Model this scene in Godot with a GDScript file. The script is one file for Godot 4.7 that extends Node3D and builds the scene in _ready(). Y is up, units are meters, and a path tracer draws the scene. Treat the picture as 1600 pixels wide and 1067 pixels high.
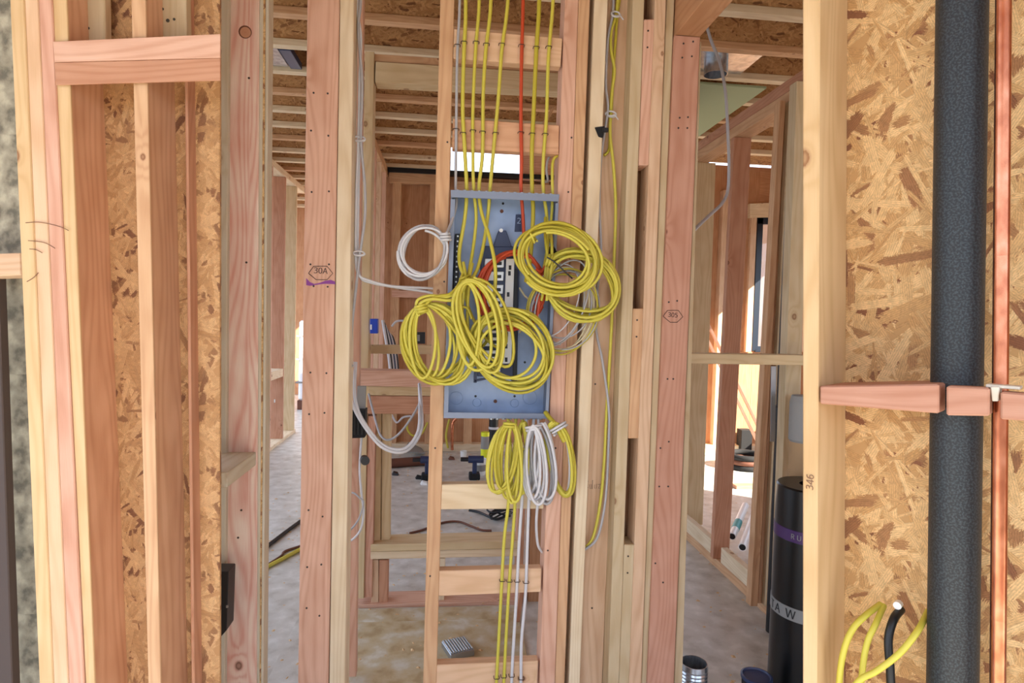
extends Node3D
# An unfinished house: stud walls around an open electrical panel with coiled cables.
const F := 940.0                      # focal length in pixels of the 1600 x 1067 frame
const EYE := Vector3(0, 1.5, 0)
var B: Basis
var M := {}
var rng := RandomNumberGenerator.new()
var used := {}
var wr: Vector3                       # a point on the front plane of the turned wall at the right, and its inward normal
var wn: Vector3

# ---------- pixels to directions, directions to places on a wall, floor or plane
func ray(u: float, v: float) -> Vector3:
	return B * Vector3((u - 800.0) / F, (533.5 - v) / F, -1.0)
func at_z(u: float, v: float, z: float) -> Vector3:          # on the wall plane z metres in front of the eye
	var d = ray(u, v)
	return EYE + d * (-z / d.z)
func at_y(u: float, v: float, y: float) -> Vector3:          # on a level surface
	var d = ray(u, v)
	return EYE + d * ((y - EYE.y) / d.y)
func at_d(u: float, v: float, d: float) -> Vector3:          # on a plane square to the line of sight
	return EYE + ray(u, v) * d
func at_r(u: float, v: float, off: float) -> Vector3:        # on the turned wall, off metres behind its face
	var d = ray(u, v)
	return EYE + d * ((wr + wn * off - EYE).dot(wn) / d.dot(wn))

# ---------- nodes
func numbered(called: String) -> String:
	var k: int = used.get(called, -1) + 1
	used[called] = k
	return called if k == 0 else "%s_%03d" % [called, k]
func root_of(o) -> Vector3:
	var p := Vector3.ZERO
	while o != self:
		p += o.position
		o = o.get_parent()
	return p
func tag(o, label: String, category: String, group := "", kind := ""):
	o.set_meta("label", label)
	if category: o.set_meta("category", category)
	if group: o.set_meta("group", group)
	if kind: o.set_meta("kind", kind)
	return o
func thing(called: String, label: String, category: String, at := Vector3.ZERO, group := ""):
	var o := Node3D.new()
	o.name = numbered(called)
	add_child(o)
	o.position = at
	return tag(o, label, category, group)
func struct(called: String, label := ""):
	var o := Node3D.new()
	o.name = called
	add_child(o)
	o.set_meta("kind", "structure")
	if label: o.set_meta("label", label)
	return o
func put(called: String, V: PackedVector3Array, N: PackedVector3Array, U: PackedVector2Array, I: PackedInt32Array, m: Material, parent = self):
	var box := AABB(V[0], Vector3.ZERO)
	for p in V: box = box.expand(p)
	var base := box.get_center()
	base.y = box.position.y
	for i in V.size(): V[i] -= base
	var a := []
	a.resize(Mesh.ARRAY_MAX)
	a[Mesh.ARRAY_VERTEX] = V
	a[Mesh.ARRAY_NORMAL] = N
	a[Mesh.ARRAY_TEX_UV] = U
	a[Mesh.ARRAY_INDEX] = I
	var me := ArrayMesh.new()
	me.add_surface_from_arrays(Mesh.PRIMITIVE_TRIANGLES, a)
	me.surface_set_material(0, m)
	var o := MeshInstance3D.new()
	o.mesh = me
	o.name = numbered(called) if parent == self else called
	parent.add_child(o, true)
	o.position = base - (root_of(parent) if parent != self else Vector3.ZERO)
	return o

# ---------- shapes
# A board with eased edges. c: corners, bit 0 = right, bit 1 = up, bit 2 = back. The grain runs along the longest side.
func hexa(called: String, c: Array, m: Material, parent = self, ease := 0.0022):
	var V := PackedVector3Array(); var N := PackedVector3Array(); var U := PackedVector2Array(); var I := PackedInt32Array()
	var mid := Vector3.ZERO
	for p in c: mid += p / 8.0
	var L := [0.0, 0.0, 0.0]
	for ax in 3:
		for i in 8:
			if not i & (1 << ax): L[ax] += (c[i] as Vector3).distance_to(c[i | (1 << ax)]) / 4.0
	var lon := 0
	for ax in 3:
		if L[ax] > L[lon]: lon = ax
	var e: float = minf(ease, 0.2 * minf(L[0], minf(L[1], L[2])))
	var pt := {}
	for i in 8:
		for f in 3:
			var p: Vector3 = c[i]
			for ax in 3:
				if ax != f: p += ((c[i ^ (1 << ax)] as Vector3) - c[i]).normalized() * e
			pt[i * 3 + f] = p
	var ou := rng.randf() * 0.06
	var ov := rng.randf() * 3.0
	var quad = func(a: Array, f: int):      # a: keys of pt, around the face
		var n: Vector3 = ((pt[a[1]] as Vector3) - pt[a[0]]).cross((pt[a[2]] as Vector3) - pt[a[0]])
		if n.length() < 1e-12: return
		n = n.normalized()
		var cen := Vector3.ZERO
		for k in a: cen += pt[k] / float(a.size())
		var order := range(a.size())
		if n.dot(cen - mid) < 0.0: n = -n
		else: order.reverse()
		var s := V.size()
		for o in order:
			var k: int = a[o]
			var i := k / 3
			V.append(pt[k]); N.append(n)
			var w := [0.0, 0.0, 0.0]
			for ax in 3: w[ax] = L[ax] if i & (1 << ax) else 0.0
			var across := 0.0
			for ax in 3:
				if ax != lon and ax != f: across = w[ax]
			if f == lon: U.append(Vector2(w[(lon + 1) % 3] + ou, w[(lon + 2) % 3] + ov))
			else: U.append(Vector2(across + ou + 0.045 * f, w[lon] + ov + 0.31 * f))
		for k in range(1, a.size() - 1): I.append_array([s, s + k, s + k + 1])
	for f in 3:
		var a1 := 1 << ((f + 1) % 3)
		var a2 := 1 << ((f + 2) % 3)
		for s in 2:
			var b := s << f
			quad.call([b * 3 + f, (b | a1) * 3 + f, (b | a1 | a2) * 3 + f, (b | a2) * 3 + f], f)
	for ax in 3:                             # the twelve eased edges
		var f1 := (ax + 1) % 3
		var f2 := (ax + 2) % 3
		for s in 4:
			var b := ((s & 1) << f1) | ((s >> 1) << f2)
			var b2 := b | (1 << ax)
			quad.call([b * 3 + f1, b2 * 3 + f1, b2 * 3 + f2, b * 3 + f2], f1)
	for i in 8: quad.call([i * 3, i * 3 + 1, i * 3 + 2], 0)
	return put(called, V, N, U, I, m, parent)
func slab(called: String, tl: Vector3, tr: Vector3, br: Vector3, bl: Vector3, back: Vector3, m: Material, parent = self, ease := 0.0022):
	return hexa(called, [bl, br, tl, tr, bl + back, br + back, tl + back, tr + back], m, parent, ease)
func box(called: String, lo: Vector3, hi: Vector3, m: Material, parent = self, ease := 0.0022):
	var c := []
	for i in 8: c.append(Vector3(hi.x if i & 1 else lo.x, hi.y if i & 2 else lo.y, lo.z if i & 4 else hi.z))
	return hexa(called, c, m, parent, ease)
func on_line(a: Vector3, b: Vector3, y: float) -> Vector3:
	return a + (b - a) * ((y - a.y) / (b.y - a.y))
# upright board on plane z: its edges in the photograph at rows va and vb, run on to the heights y0 and y1
func stud(parent, m: Material, z: float, d: float, a0: float, b0: float, a1: float, b1: float, y0 := 0.04, y1 := 3.05, va := 0.0, vb := 1067.0, called := "stud"):
	var l0 = at_z(a0, va, z); var l1 = at_z(a1, vb, z); var r0 = at_z(b0, va, z); var r1 = at_z(b1, vb, z)
	return slab(called, on_line(l0, l1, y1), on_line(r0, r1, y1), on_line(r0, r1, y0), on_line(l0, l1, y0), Vector3(0, 0, -d), m, parent)
# board seen between four pixels on plane z
func bar(called: String, parent, m: Material, z: float, d: float, q: Array, ease := 0.0022):
	return slab(called, at_z(q[0], q[1], z), at_z(q[2], q[3], z), at_z(q[4], q[5], z), at_z(q[6], q[7], z), Vector3(0, 0, -d), m, parent, ease)
func smooth(P: Array, n := 8) -> Array:
	var out := []
	for i in P.size() - 1:
		var a: Vector3 = P[maxi(i - 1, 0)]; var b: Vector3 = P[i]; var c: Vector3 = P[i + 1]; var d: Vector3 = P[mini(i + 2, P.size() - 1)]
		for k in n: out.append(b.cubic_interpolate(c, a, d, float(k) / n))
	out.append(P[-1])
	return out
func tube(called: String, P: Array, r: float, m: Material, parent = self, sides := 8, flat := 1.0):
	var V := PackedVector3Array(); var N := PackedVector3Array(); var U := PackedVector2Array(); var I := PackedInt32Array()
	var side := Vector3.ZERO
	var run := 0.0
	for i in P.size():
		var t: Vector3 = ((P[mini(i + 1, P.size() - 1)] as Vector3) - P[maxi(i - 1, 0)]).normalized()
		if i == 0:
			side = t.cross(Vector3.UP if absf(t.y) < 0.9 else Vector3.BACK).normalized()
		else:
			run += (P[i] as Vector3).distance_to(P[i - 1])
			side = (side - t * side.dot(t)).normalized()
		var up := t.cross(side)
		for k in sides + 1:
			var w := TAU * k / sides
			var o := side * cos(w) + up * sin(w) * flat
			V.append(P[i] + o * r); N.append(o.normalized()); U.append(Vector2(k * TAU * r / sides, run))
	for i in P.size() - 1:
		for k in sides:
			var a := i * (sides + 1) + k
			I.append_array([a, a + sides + 1, a + 1, a + 1, a + sides + 1, a + sides + 2])
	for end in 2:
		var s := V.size()
		var at: int = 0 if end == 0 else P.size() - 1
		var t: Vector3 = ((P[1] as Vector3) - P[0]).normalized() * -1.0 if end == 0 else ((P[-1] as Vector3) - P[-2]).normalized()
		V.append(P[at]); N.append(t); U.append(Vector2.ZERO)
		for k in sides + 1:
			V.append(V[at * (sides + 1) + k]); N.append(t); U.append(Vector2(0.01, 0))
		for k in sides: I.append_array([s, s + 1 + k, s + 2 + k] if end == 0 else [s, s + 2 + k, s + 1 + k])
	return put(called, V, N, U, I, m, parent)
# lathed profile [[radius, height], ...] about an upright axis
func lathe(called: String, at: Vector3, prof: Array, m: Material, parent = self, sides := 28):
	var V := PackedVector3Array(); var N := PackedVector3Array(); var U := PackedVector2Array(); var I := PackedInt32Array()
	for i in prof.size() - 1:
		var a: Array = prof[i]; var b: Array = prof[i + 1]
		var n := Vector2(b[1] - a[1], a[0] - b[0]).normalized()
		var s := V.size()
		for k in sides + 1:
			var w := TAU * k / sides
			var d := Vector3(cos(w), 0, sin(w))
			for p in [a, b]:
				V.append(at + d * p[0] + Vector3(0, p[1], 0)); N.append(d * n.x + Vector3(0, n.y, 0)); U.append(Vector2(k * 0.6 / sides, p[1] + p[0]))
		for k in sides:
			var q := s + k * 2
			I.append_array([q, q + 2, q + 1, q + 1, q + 2, q + 3])
	return put(called, V, N, U, I, m, parent)
func disc(called: String, at: Vector3, n: Vector3, r: float, h: float, m: Material, parent = self, sides := 8):
	return tube(called, [at - n * h * 0.6, at + n * h * 0.4], r, m, parent, sides)
func nails(o, spots: Array, z: float):
	for s in spots: disc("nail", at_z(s[0], s[1], z - 0.0006), Vector3(0, 0, 1), 0.0034, 0.002, M.nail, o, 7)
func zpath(P: Array, z := 2.035, n := 8) -> Array:
	var out := []
	for p in P: out.append(at_z(p[0], p[1], p[2] if p.size() > 2 else z))
	return smooth(out, n)
# windings of one strand: ellipse (cx, cy, rx, ry, turn in degrees) on plane z, wandering a little from turn to turn
func winding(called: String, parent, m: Material, r: float, e: Array, z: float, turns: float, wander: float, start := 0.0):
	var P := []
	var n := int(turns * 40)
	var w0 := rng.randf() * TAU
	var k1 := rng.randf_range(-1, 1); var k2 := rng.randf_range(-1, 1); var k3 := rng.randf_range(-1, 1)
	for i in n + 1:
		var t := float(i) / 40.0
		var a := start + TAU * t
		var s := sin(t * 1.7 + w0) * wander
		var q := cos(t * 2.3 + w0 * 2.0) * wander
		var rx: float = e[2] + s + k1 * wander
		var ry: float = e[3] + q * 1.2 + k2 * wander
		var x := cos(a) * rx
		var y := sin(a) * ry
		var g := deg_to_rad(e[4])
		P.append(at_z(e[0] + k3 * wander * 0.7 + q * 0.5 + x * cos(g) - y * sin(g), e[1] + s * 0.6 + x * sin(g) + y * cos(g), z + 0.006 * sin(a * 1.0 + w0) + 0.009 * sin(t * 2.9 + w0)))
	return tube(called, P, r, m, parent, 7)
func text(called: String, words: String, at: Vector3, height: float, basis: Basis, m: Material, parent = self):
	var t := TextMesh.new()
	var f := SystemFont.new()
	f.font_names = PackedStringArray(["Droid Sans"])
	t.font = f
	t.text = words
	t.font_size = 64
	t.pixel_size = height / 46.0
	t.depth = 0.0006
	t.material = m
	var o := MeshInstance3D.new()
	o.mesh = t
	o.name = numbered(called) if parent == self else called
	parent.add_child(o, true)
	o.transform = Transform3D(basis, at - (root_of(parent) if parent != self else Vector3.ZERO))
	return o

# ---------- materials
func plain(called: String, c: Color, rough := 0.6, metal := 0.0) -> StandardMaterial3D:
	var m := StandardMaterial3D.new()
	m.resource_name = called
	m.albedo_color = c
	m.roughness = rough
	m.metallic = metal
	M[called] = m
	return m
func noise(kind: int, freq: float, s: int, oct := 3) -> FastNoiseLite:
	var n := FastNoiseLite.new()
	n.noise_type = kind
	n.frequency = freq
	n.seed = s
	n.fractal_octaves = oct
	return n
# long-grained softwood: 0.2 m across, 3.2 m along, repeats along the grain
func wood_image(s: int, early: Color, late: Color, knots: int, knot: Color, contrast := 1.0) -> ImageTexture:
	var w := 224; var h := 1280
	var im := Image.create(w, h, false, Image.FORMAT_RGB8)
	var n := noise(FastNoiseLite.TYPE_SIMPLEX, 1.0, s, 2)
	var r := RandomNumberGenerator.new()
	r.seed = s
	var kn := []
	for i in knots: kn.append([r.randf_range(0.02, 0.18), (i + r.randf_range(0.1, 0.9)) * 3.2 / knots, r.randf_range(0.005, 0.011)])
	var rings := r.randf_range(6.0, 9.0)
	for y in h:
		var v := 3.2 * y / h
		var cv := cos(TAU * y / h) * 0.42; var sv := sin(TAU * y / h) * 0.42
		for x in w:
			var u := 0.2 * x / w
			var ph := u * 5.0 * rings + 2.4 * n.get_noise_3d(u * 5.0, cv, sv)
			var dark := 0.0
			for k in kn:
				var dv: float = absf(v - k[1])
				if dv > 0.14: continue
				var du: float = u - k[0]
				ph += exp(-(dv * dv) / 0.0022) * exp(-(du * du) / 0.0006) * 2.6 * signf(du)
				var q: float = sqrt(du * du + dv * dv * 0.55) / k[2]
				if q < 1.0: dark = maxf(dark, 0.55 + 0.45 * smoothstep(0.3, 0.95, q))
				elif q < 1.5: dark = maxf(dark, 0.5 * (1.5 - q) / 0.5)
			var g := pow(0.5 + 0.5 * sin(ph * TAU), 2.0)
			var fib := 0.5 + 0.5 * n.get_noise_3d(u * 420.0, cv * 16.0, sv * 16.0 + 40.0)
			var blo := 0.5 + 0.5 * n.get_noise_3d(u * 9.0 + 70.0, cv * 6.0, sv * 6.0)
			var c := early.lerp(late, clampf(contrast * (0.42 * g + 0.28 * fib) + 0.55 * (blo - 0.5) + 0.08, 0.0, 1.0))
			im.set_pixel(x, y, c.lerp(knot, dark * 0.85))
	return ImageTexture.create_from_image(im)
func wood(called: String, tex: ImageTexture, tint := Color.WHITE, rough := 0.75) -> void:
	var m := plain(called, tint, rough)
	m.albedo_texture = tex
	m.uv1_scale = Vector3(5.0, 1.0 / 3.2, 1)
# pressed strands: overlapping chips 0.7 m square, with the chips' own relief
func strand_board(called: String, s: int, tones: Array, dirt := 0.0, across := 0.0) -> void:
	var w := 1024
	var buf := PackedByteArray(); buf.resize(w * w * 3)
	var hgt := PackedByteArray(); hgt.resize(w * w)
	var r := RandomNumberGenerator.new()
	r.seed = s
	for i in w * w:
		buf[i * 3] = int(tones[1].r8); buf[i * 3 + 1] = int(tones[1].g8); buf[i * 3 + 2] = int(tones[1].b8)
	var rag := noise(FastNoiseLite.TYPE_SIMPLEX, 0.09, s + 2, 2)
	var tab := PackedFloat32Array()
	for i in 4096: tab.append(rag.get_noise_1d(i))
	var patch := noise(FastNoiseLite.TYPE_SIMPLEX, 0.008, s + 3, 2)
	for k in 2300:
		var len := r.randf_range(14, 78); var wid := r.randf_range(3, 15)
		var a := across + (r.randfn(0.0, 0.75) if r.randf() < 0.75 else r.randf() * PI)
		var cx := r.randi() % w; var cy := r.randi() % w
		var pick := pow(r.randf(), 1.5)
		var c: Color = tones[0].lerp(tones[1], pick * 1.3) if r.randf() < 0.87 + 0.16 * patch.get_noise_2d(cx, cy) else tones[1].lerp(tones[2], r.randf_range(0.25, 1.0))
		var ca := cos(a); var sa := sin(a)
		var ht := r.randi_range(60, 255)
		var cut := r.randf_range(-0.5, 0.5)
		var ph := r.randf() * 30.0
		for ip in range(int(-len / 0.8), int(len / 0.8) + 1):
			var p0 := ip * 0.8
			for iq in range(int(-wid / 0.8), int(wid / 0.8) + 1):
				var q := iq * 0.8
				var e := tab[int(p0 + ph * 40.0 + (900.0 if q > 0.0 else 0.0) + 100.0) & 4095]
				if absf(q) > wid * (1.0 - pow(absf(p0) / len, 6.0) * 0.7 + 0.45 * e): continue
				var p := p0 + q * cut + 9.0 * tab[int(q * 3.0 + ph * 30.0 + 200.0) & 4095]
				var px := int(p * ca + q * sa)
				var py := int(p * sa - q * ca)
				var i := ((cy + py) & 1023) * w + ((cx + px) & 1023)
				var g := 1.0 + 0.06 * sin(q * 1.3 + ph + p0 * 0.02) + 0.04 * sin(q * 3.1 + ph)
				if q > wid - 1.0 or p0 > len - 1.2: g *= 0.93
				g *= 1.0 + 0.1 * e
				buf[i * 3] = mini(255, int(c.r8 * g)); buf[i * 3 + 1] = mini(255, int(c.g8 * g)); buf[i * 3 + 2] = mini(255, int(c.b8 * g))
				hgt[i] = ht
	if dirt > 0.0:
		var n := noise(FastNoiseLite.TYPE_SIMPLEX, 0.012, s + 5, 4)
		for y in w:
			for x in w:
				var d := clampf((n.get_noise_2d(x, y) + 0.15) * 2.2, 0.0, 1.0) * dirt
				var i := (y * w + x) * 3
				for k in 3: buf[i + k] = int(buf[i + k] * (1.0 - d))
	var m := plain(called, Color.WHITE, 0.7)
	m.albedo_texture = ImageTexture.create_from_image(Image.create_from_data(w, w, false, Image.FORMAT_RGB8, buf))
	m.heightmap_enabled = true
	m.heightmap_texture = ImageTexture.create_from_image(Image.create_from_data(w, w, false, Image.FORMAT_L8, hgt))
	m.heightmap_scale = 0.06
	m.uv1_scale = Vector3(1.43, 1.43, 1)
func mottled(called: String, s: int, stops: Array, freq: float, metres: float, rough := 0.8, metal := 0.0, oct := 5, stretch := 1.0) -> void:
	var w := 768
	var im := Image.create(w, w, false, Image.FORMAT_RGB8)
	var n := noise(FastNoiseLite.TYPE_SIMPLEX, freq, s, oct)
	var g := noise(FastNoiseLite.TYPE_SIMPLEX, 0.35, s + 9, 2)
	for y in w:
		for x in w:
			var t := clampf(0.5 + 0.75 * n.get_noise_2d(x * stretch, y) + 0.16 * g.get_noise_2d(x, y), 0.0, 0.999) * (stops.size() - 1)
			var k := int(t)
			im.set_pixel(x, y, (stops[k] as Color).lerp(stops[k + 1], t - k))
	var m := plain(called, Color.WHITE, rough, metal)
	m.albedo_texture = ImageTexture.create_from_image(im)
	m.uv1_scale = Vector3(1.0 / metres, 1.0 / metres, 1)
func rgb(r: int, g: int, b: int) -> Color:
	return Color8(r, g, b)

func materials():
	var red := wood_image(3, rgb(222, 180, 156), rgb(190, 138, 110), 2, rgb(120, 78, 60), 0.8)
	var pale := wood_image(7, rgb(230, 212, 182), rgb(206, 180, 142), 2, rgb(140, 100, 70), 0.8)
	var gold := wood_image(12, rgb(220, 188, 156), rgb(188, 147, 113), 2, rgb(122, 80, 54), 0.8)
	var striped := wood_image(21, rgb(232, 210, 192), rgb(206, 142, 124), 1, rgb(110, 76, 60), 1.0)
	wood("fir_red", red)
	wood("fir_pink", red, rgb(250, 242, 240))
	wood("fir_pale", pale, rgb(252, 230, 220))
	wood("fir_salmon", gold, rgb(255, 236, 226))
	wood("fir_rose", red, rgb(226, 212, 208))  # red fir dulled: the weaker light on the right put into the tint
	wood("spruce_cool", pale, rgb(228, 238, 250))
	wood("spruce_tan", pale, rgb(244, 226, 200))
	wood("fir_brown", red, rgb(228, 212, 196))
	wood("spruce", pale)
	wood("spruce_green", pale, rgb(242, 236, 220))
	wood("spruce_white", pale, rgb(255, 252, 248))
	wood("spruce_grey", pale, rgb(226, 222, 212))
	wood("fir_gold", gold)
	wood("fir_tan", gold, rgb(248, 236, 220))
	wood("fir_dark", gold, rgb(222, 198, 178))
	wood("heartwood", striped)
	wood("sheathing", gold, rgb(226, 200, 178))
	strand_board("strands", 4, [rgb(220, 184, 132), rgb(192, 150, 98), rgb(128, 80, 50)], 0.0, 1.2)
	strand_board("strands_brown", 9, [rgb(204, 162, 114), rgb(180, 136, 90), rgb(120, 78, 50)], 0.0, 1.5)
	mottled("weathered", 31, [rgb(104, 99, 86), rgb(142, 135, 117), rgb(158, 151, 132), rgb(182, 174, 152)], 0.01, 0.6, 0.9, 0.0, 4)
	mottled("subfloor", 41, [rgb(176, 172, 163), rgb(194, 191, 183), rgb(198, 196, 189), rgb(214, 212, 206)], 0.012, 1.6, 0.42, 0.0, 6)
	mottled("plywood_floor", 43, [rgb(172, 148, 108), rgb(190, 170, 132), rgb(194, 180, 150), rgb(208, 202, 186)], 0.008, 1.1, 0.7, 0.0, 6)
	mottled("foam_black", 51, [rgb(18, 22, 26), rgb(34, 40, 44), rgb(58, 66, 72)], 0.07, 0.25, 0.5, 0.0, 3)
	mottled("copper", 53, [rgb(186, 112, 82), rgb(206, 132, 98), rgb(220, 148, 116)], 0.01, 0.5, 0.26, 1.0, 3, 2.0)
	mottled("zinc", 55, [rgb(176, 182, 190), rgb(196, 202, 210), rgb(210, 216, 222)], 0.01, 0.5, 0.26, 0.9, 2)
	mottled("panel_grey", 57, [rgb(146, 166, 200), rgb(154, 175, 210), rgb(160, 181, 214)], 0.01, 0.8, 0.38, 0.0, 3)
	plain("rim_grey", rgb(130, 141, 162), 0.45)
	plain("yellow", rgb(203, 192, 72), 0.48)
	plain("yellow_deep", rgb(186, 172, 50), 0.48)
	plain("white", rgb(206, 205, 208), 0.45)
	plain("grey", rgb(172, 171, 174), 0.45)
	plain("cream", rgb(206, 196, 160), 0.5)
	plain("orange", rgb(192, 70, 32), 0.5)
	plain("black", rgb(20, 21, 24), 0.45)
	plain("black_matt", rgb(24, 24, 26), 0.85)
	plain("wrap", rgb(10, 10, 11), 0.3)
	plain("blue", rgb(18, 66, 190), 0.45)
	plain("nail", rgb(70, 60, 56), 0.5, 0.6)
	plain("ink", rgb(66, 48, 46), 0.8)
	plain("ink_faint", rgb(134, 98, 76), 0.9)
	plain("purple", rgb(138, 70, 146), 0.8)
	plain("purple_band", rgb(62, 34, 84), 0.4)
	plain("white_band", rgb(126, 126, 124), 0.5)
	plain("tin", rgb(238, 242, 242), 0.3, 0.15)  # nearly white, the glare on the bus metal is in the colour
	plain("white_plastic", rgb(236, 238, 236), 0.35)
	plain("navy", rgb(42, 54, 88), 0.4)
	plain("steel", rgb(170, 174, 178), 0.35, 0.9)
	plain("clamp_white", rgb(222, 216, 200), 0.5)
	plain("green_board", rgb(160, 172, 138), 0.85)
	plain("cardboard", rgb(170, 138, 100), 0.85)
	plain("paper_grey", rgb(142, 140, 136), 0.8)
	plain("batten", rgb(78, 66, 62), 0.8)
	plain("mould", rgb(72, 66, 56), 0.95)
	plain("rust", rgb(104, 62, 44), 0.7)
	plain("teal", rgb(40, 150, 150), 0.5)
	plain("lime", rgb(224, 232, 40), 0.4)
	plain("film", rgb(236, 236, 240), 0.25)
	plain("frame_black", rgb(26, 36, 50), 0.35)
	var g := plain("glass", Color(0.9, 0.95, 1.0, 0.08), 0.02)
	g.transparency = BaseMaterial3D.TRANSPARENCY_ALPHA

# =====================================================================
func _ready():
	rng.seed = 11
	B = Basis(Vector3.UP, deg_to_rad(-6.1)) * Basis(Vector3.RIGHT, deg_to_rad(-2.4)) * Basis(Vector3.BACK, deg_to_rad(1.6))
	var cam := Camera3D.new()
	cam.name = "camera"
	add_child(cam)
	cam.transform = Transform3D(B, EYE)
	cam.fov = rad_to_deg(2.0 * atan(533.5 / F))
	cam.near = 0.05
	cam.far = 200.0
	cam.current = true
	var env := Environment.new()
	env.background_mode = Environment.BG_SKY
	var sky := Sky.new()
	var sm := ProceduralSkyMaterial.new()
	sm.sky_top_color = rgb(196, 214, 240)
	sm.sky_horizon_color = rgb(228, 238, 255)
	sm.ground_horizon_color = rgb(150, 147, 142)
	sm.ground_bottom_color = rgb(118, 113, 106)
	sm.sky_energy_multiplier = 1.0
	sky.sky_material = sm
	env.sky = sky
	env.background_energy_multiplier = 2.6
	env.tonemap_mode = Environment.TONE_MAPPER_LINEAR
	env.tonemap_exposure = 1.2
	env.sdfgi_enabled = true
	env.ssao_enabled = true
	env.ssil_enabled = true
	var we := WorldEnvironment.new()
	we.name = "surroundings"
	we.environment = env
	add_child(we)
	var sun := DirectionalLight3D.new()
	sun.name = "sun"
	add_child(sun)
	sun.look_at_from_position(Vector3(4.0, 3.3, 3.0), Vector3.ZERO)
	sun.light_color = rgb(255, 244, 226)
	sun.light_energy = 7.0
	sun.light_angular_distance = 0.6
	sun.shadow_enabled = true
	wn = (B * Vector3(sin(deg_to_rad(45)), 0, -cos(deg_to_rad(45)))).normalized()
	wr = at_d(1282, 533, 0.95)

	materials()
	shell()
	wall_front()
	wall_middle()
	wall_left_near()
	wall_right_near()
	wall_corridor()
	wall_partition()
	wall_far()
	panel()
	feeds()
	coils()
	side_cables()
	far_things()
	right_things()
	sawdust()

# ---------- floor, ceiling, outer walls
func shell():
	var fl = struct("floor", "worn grey plywood subfloor")
	box("subfloor", Vector3(-7, -0.06, -12), Vector3(4.3, 0, 3), M.subfloor, fl)
	# bare plywood sheets in the closet behind the panel
	var a = at_y(548, 958, 0.0); var b = at_y(812, 950, 0.0)
	box("plywood_sheet", Vector3(a.x - 0.02, 0.0, a.z - 0.02), Vector3(b.x - 0.02, 0.012, -2.16), M.plywood_floor, fl)
	var ce = struct("ceiling", "open ceiling of wooden joists under a dark deck")
	box("deck", Vector3(-3.2, 3.33, -6.72), Vector3(4.6, 3.45, 2.4), M.strands_brown, ce)
	box("deck", Vector3(-3.2, 3.33, -12), Vector3(at_z(700, 300, 6.7).x, 3.45, -6.72), M.strands_brown, ce)
	var zs := [2.2, 2.58, 2.97, 3.36, 3.75, 4.15, 4.55, 4.95, 5.35, 5.75, 6.2, 6.6, 7.0, 7.4, 7.8, 8.3, 8.8, 9.4]
	for i in zs.size():
		var z: float = zs[i]
		var hi_x := 4.2
		if z > 5.7: hi_x = at_z(704, 260, z).x
		var j = box("joist", Vector3(-3.1, 3.09, -z - 0.012), Vector3(hi_x, 3.29, -z + 0.012), M.strands_brown, ce)
		box("flange", Vector3(-3.1, 3.05, -z - 0.03), Vector3(hi_x, 3.09, -z + 0.03), M.spruce if i % 3 else M.fir_tan, j)
		box("flange", Vector3(-3.1, 3.29, -z - 0.03), Vector3(hi_x, 3.33, -z + 0.03), M.spruce, j)
	for z in [1.2, 0.2, -0.8, -1.8]:
		box("joist", Vector3(-3.1, 3.05, -z - 0.02), Vector3(4.2, 3.33, -z + 0.02), M.spruce, ce)
	var wo = struct("wall_outer", "sheathed outer wall with a window gap")
	box("sheathing_panel", Vector3(4.2, 0, -3.6), Vector3(4.32, 3.4, 2.4), M.sheathing, wo)
	box("sheathing_panel", Vector3(4.2, 0, -9), Vector3(4.32, 3.4, -6.3), M.sheathing, wo)
	box("sheathing_panel", Vector3(4.2, 0, -6.3), Vector3(4.32, 0.7, -3.6), M.sheathing, wo)
	box("sheathing_panel", Vector3(4.2, 2.6, -6.3), Vector3(4.32, 3.4, -3.6), M.sheathing, wo)

# chips and sawdust swept about the floor: nobody could count them
func sawdust():
	var V := PackedVector3Array(); var N := PackedVector3Array(); var U := PackedVector2Array(); var I := PackedInt32Array()
	var r := RandomNumberGenerator.new()
	r.seed = 77
	for k in 900:
		var p := Vector3(r.randf_range(-1.4, 2.6), 0.0, -r.randf_range(2.2, 6.5))
		if p.z > -3.05 and p.x > -0.6 and p.x < 0.4: p.y = 0.0125
		var q := r.randf_range(0.003, 0.011)
		var a := r.randf() * TAU
		var x := Vector3(cos(a), 0, sin(a)) * q
		var z := Vector3(-sin(a), 0, cos(a)) * q * r.randf_range(0.3, 0.9)
		var top := p + Vector3(0, q * r.randf_range(0.3, 0.8), 0)
		var c := [p - x - z, p + x - z, p + x + z, p - x + z]
		for i in 4:
			var n: Vector3 = ((c[(i + 1) % 4] as Vector3) - top).cross((c[i] as Vector3) - top).normalized()
			if n.y < 0: n = -n
			for t in [top, c[i], c[(i + 1) % 4]]:
				I.append(V.size()); V.append(t); N.append(n); U.append(Vector2(t.x, t.z))
	tag(put("sawdust", V, N, U, I, M.spruce_tan), "scattered sawdust and wood chips across the grey floor", "sawdust", "", "stuff")

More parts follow.
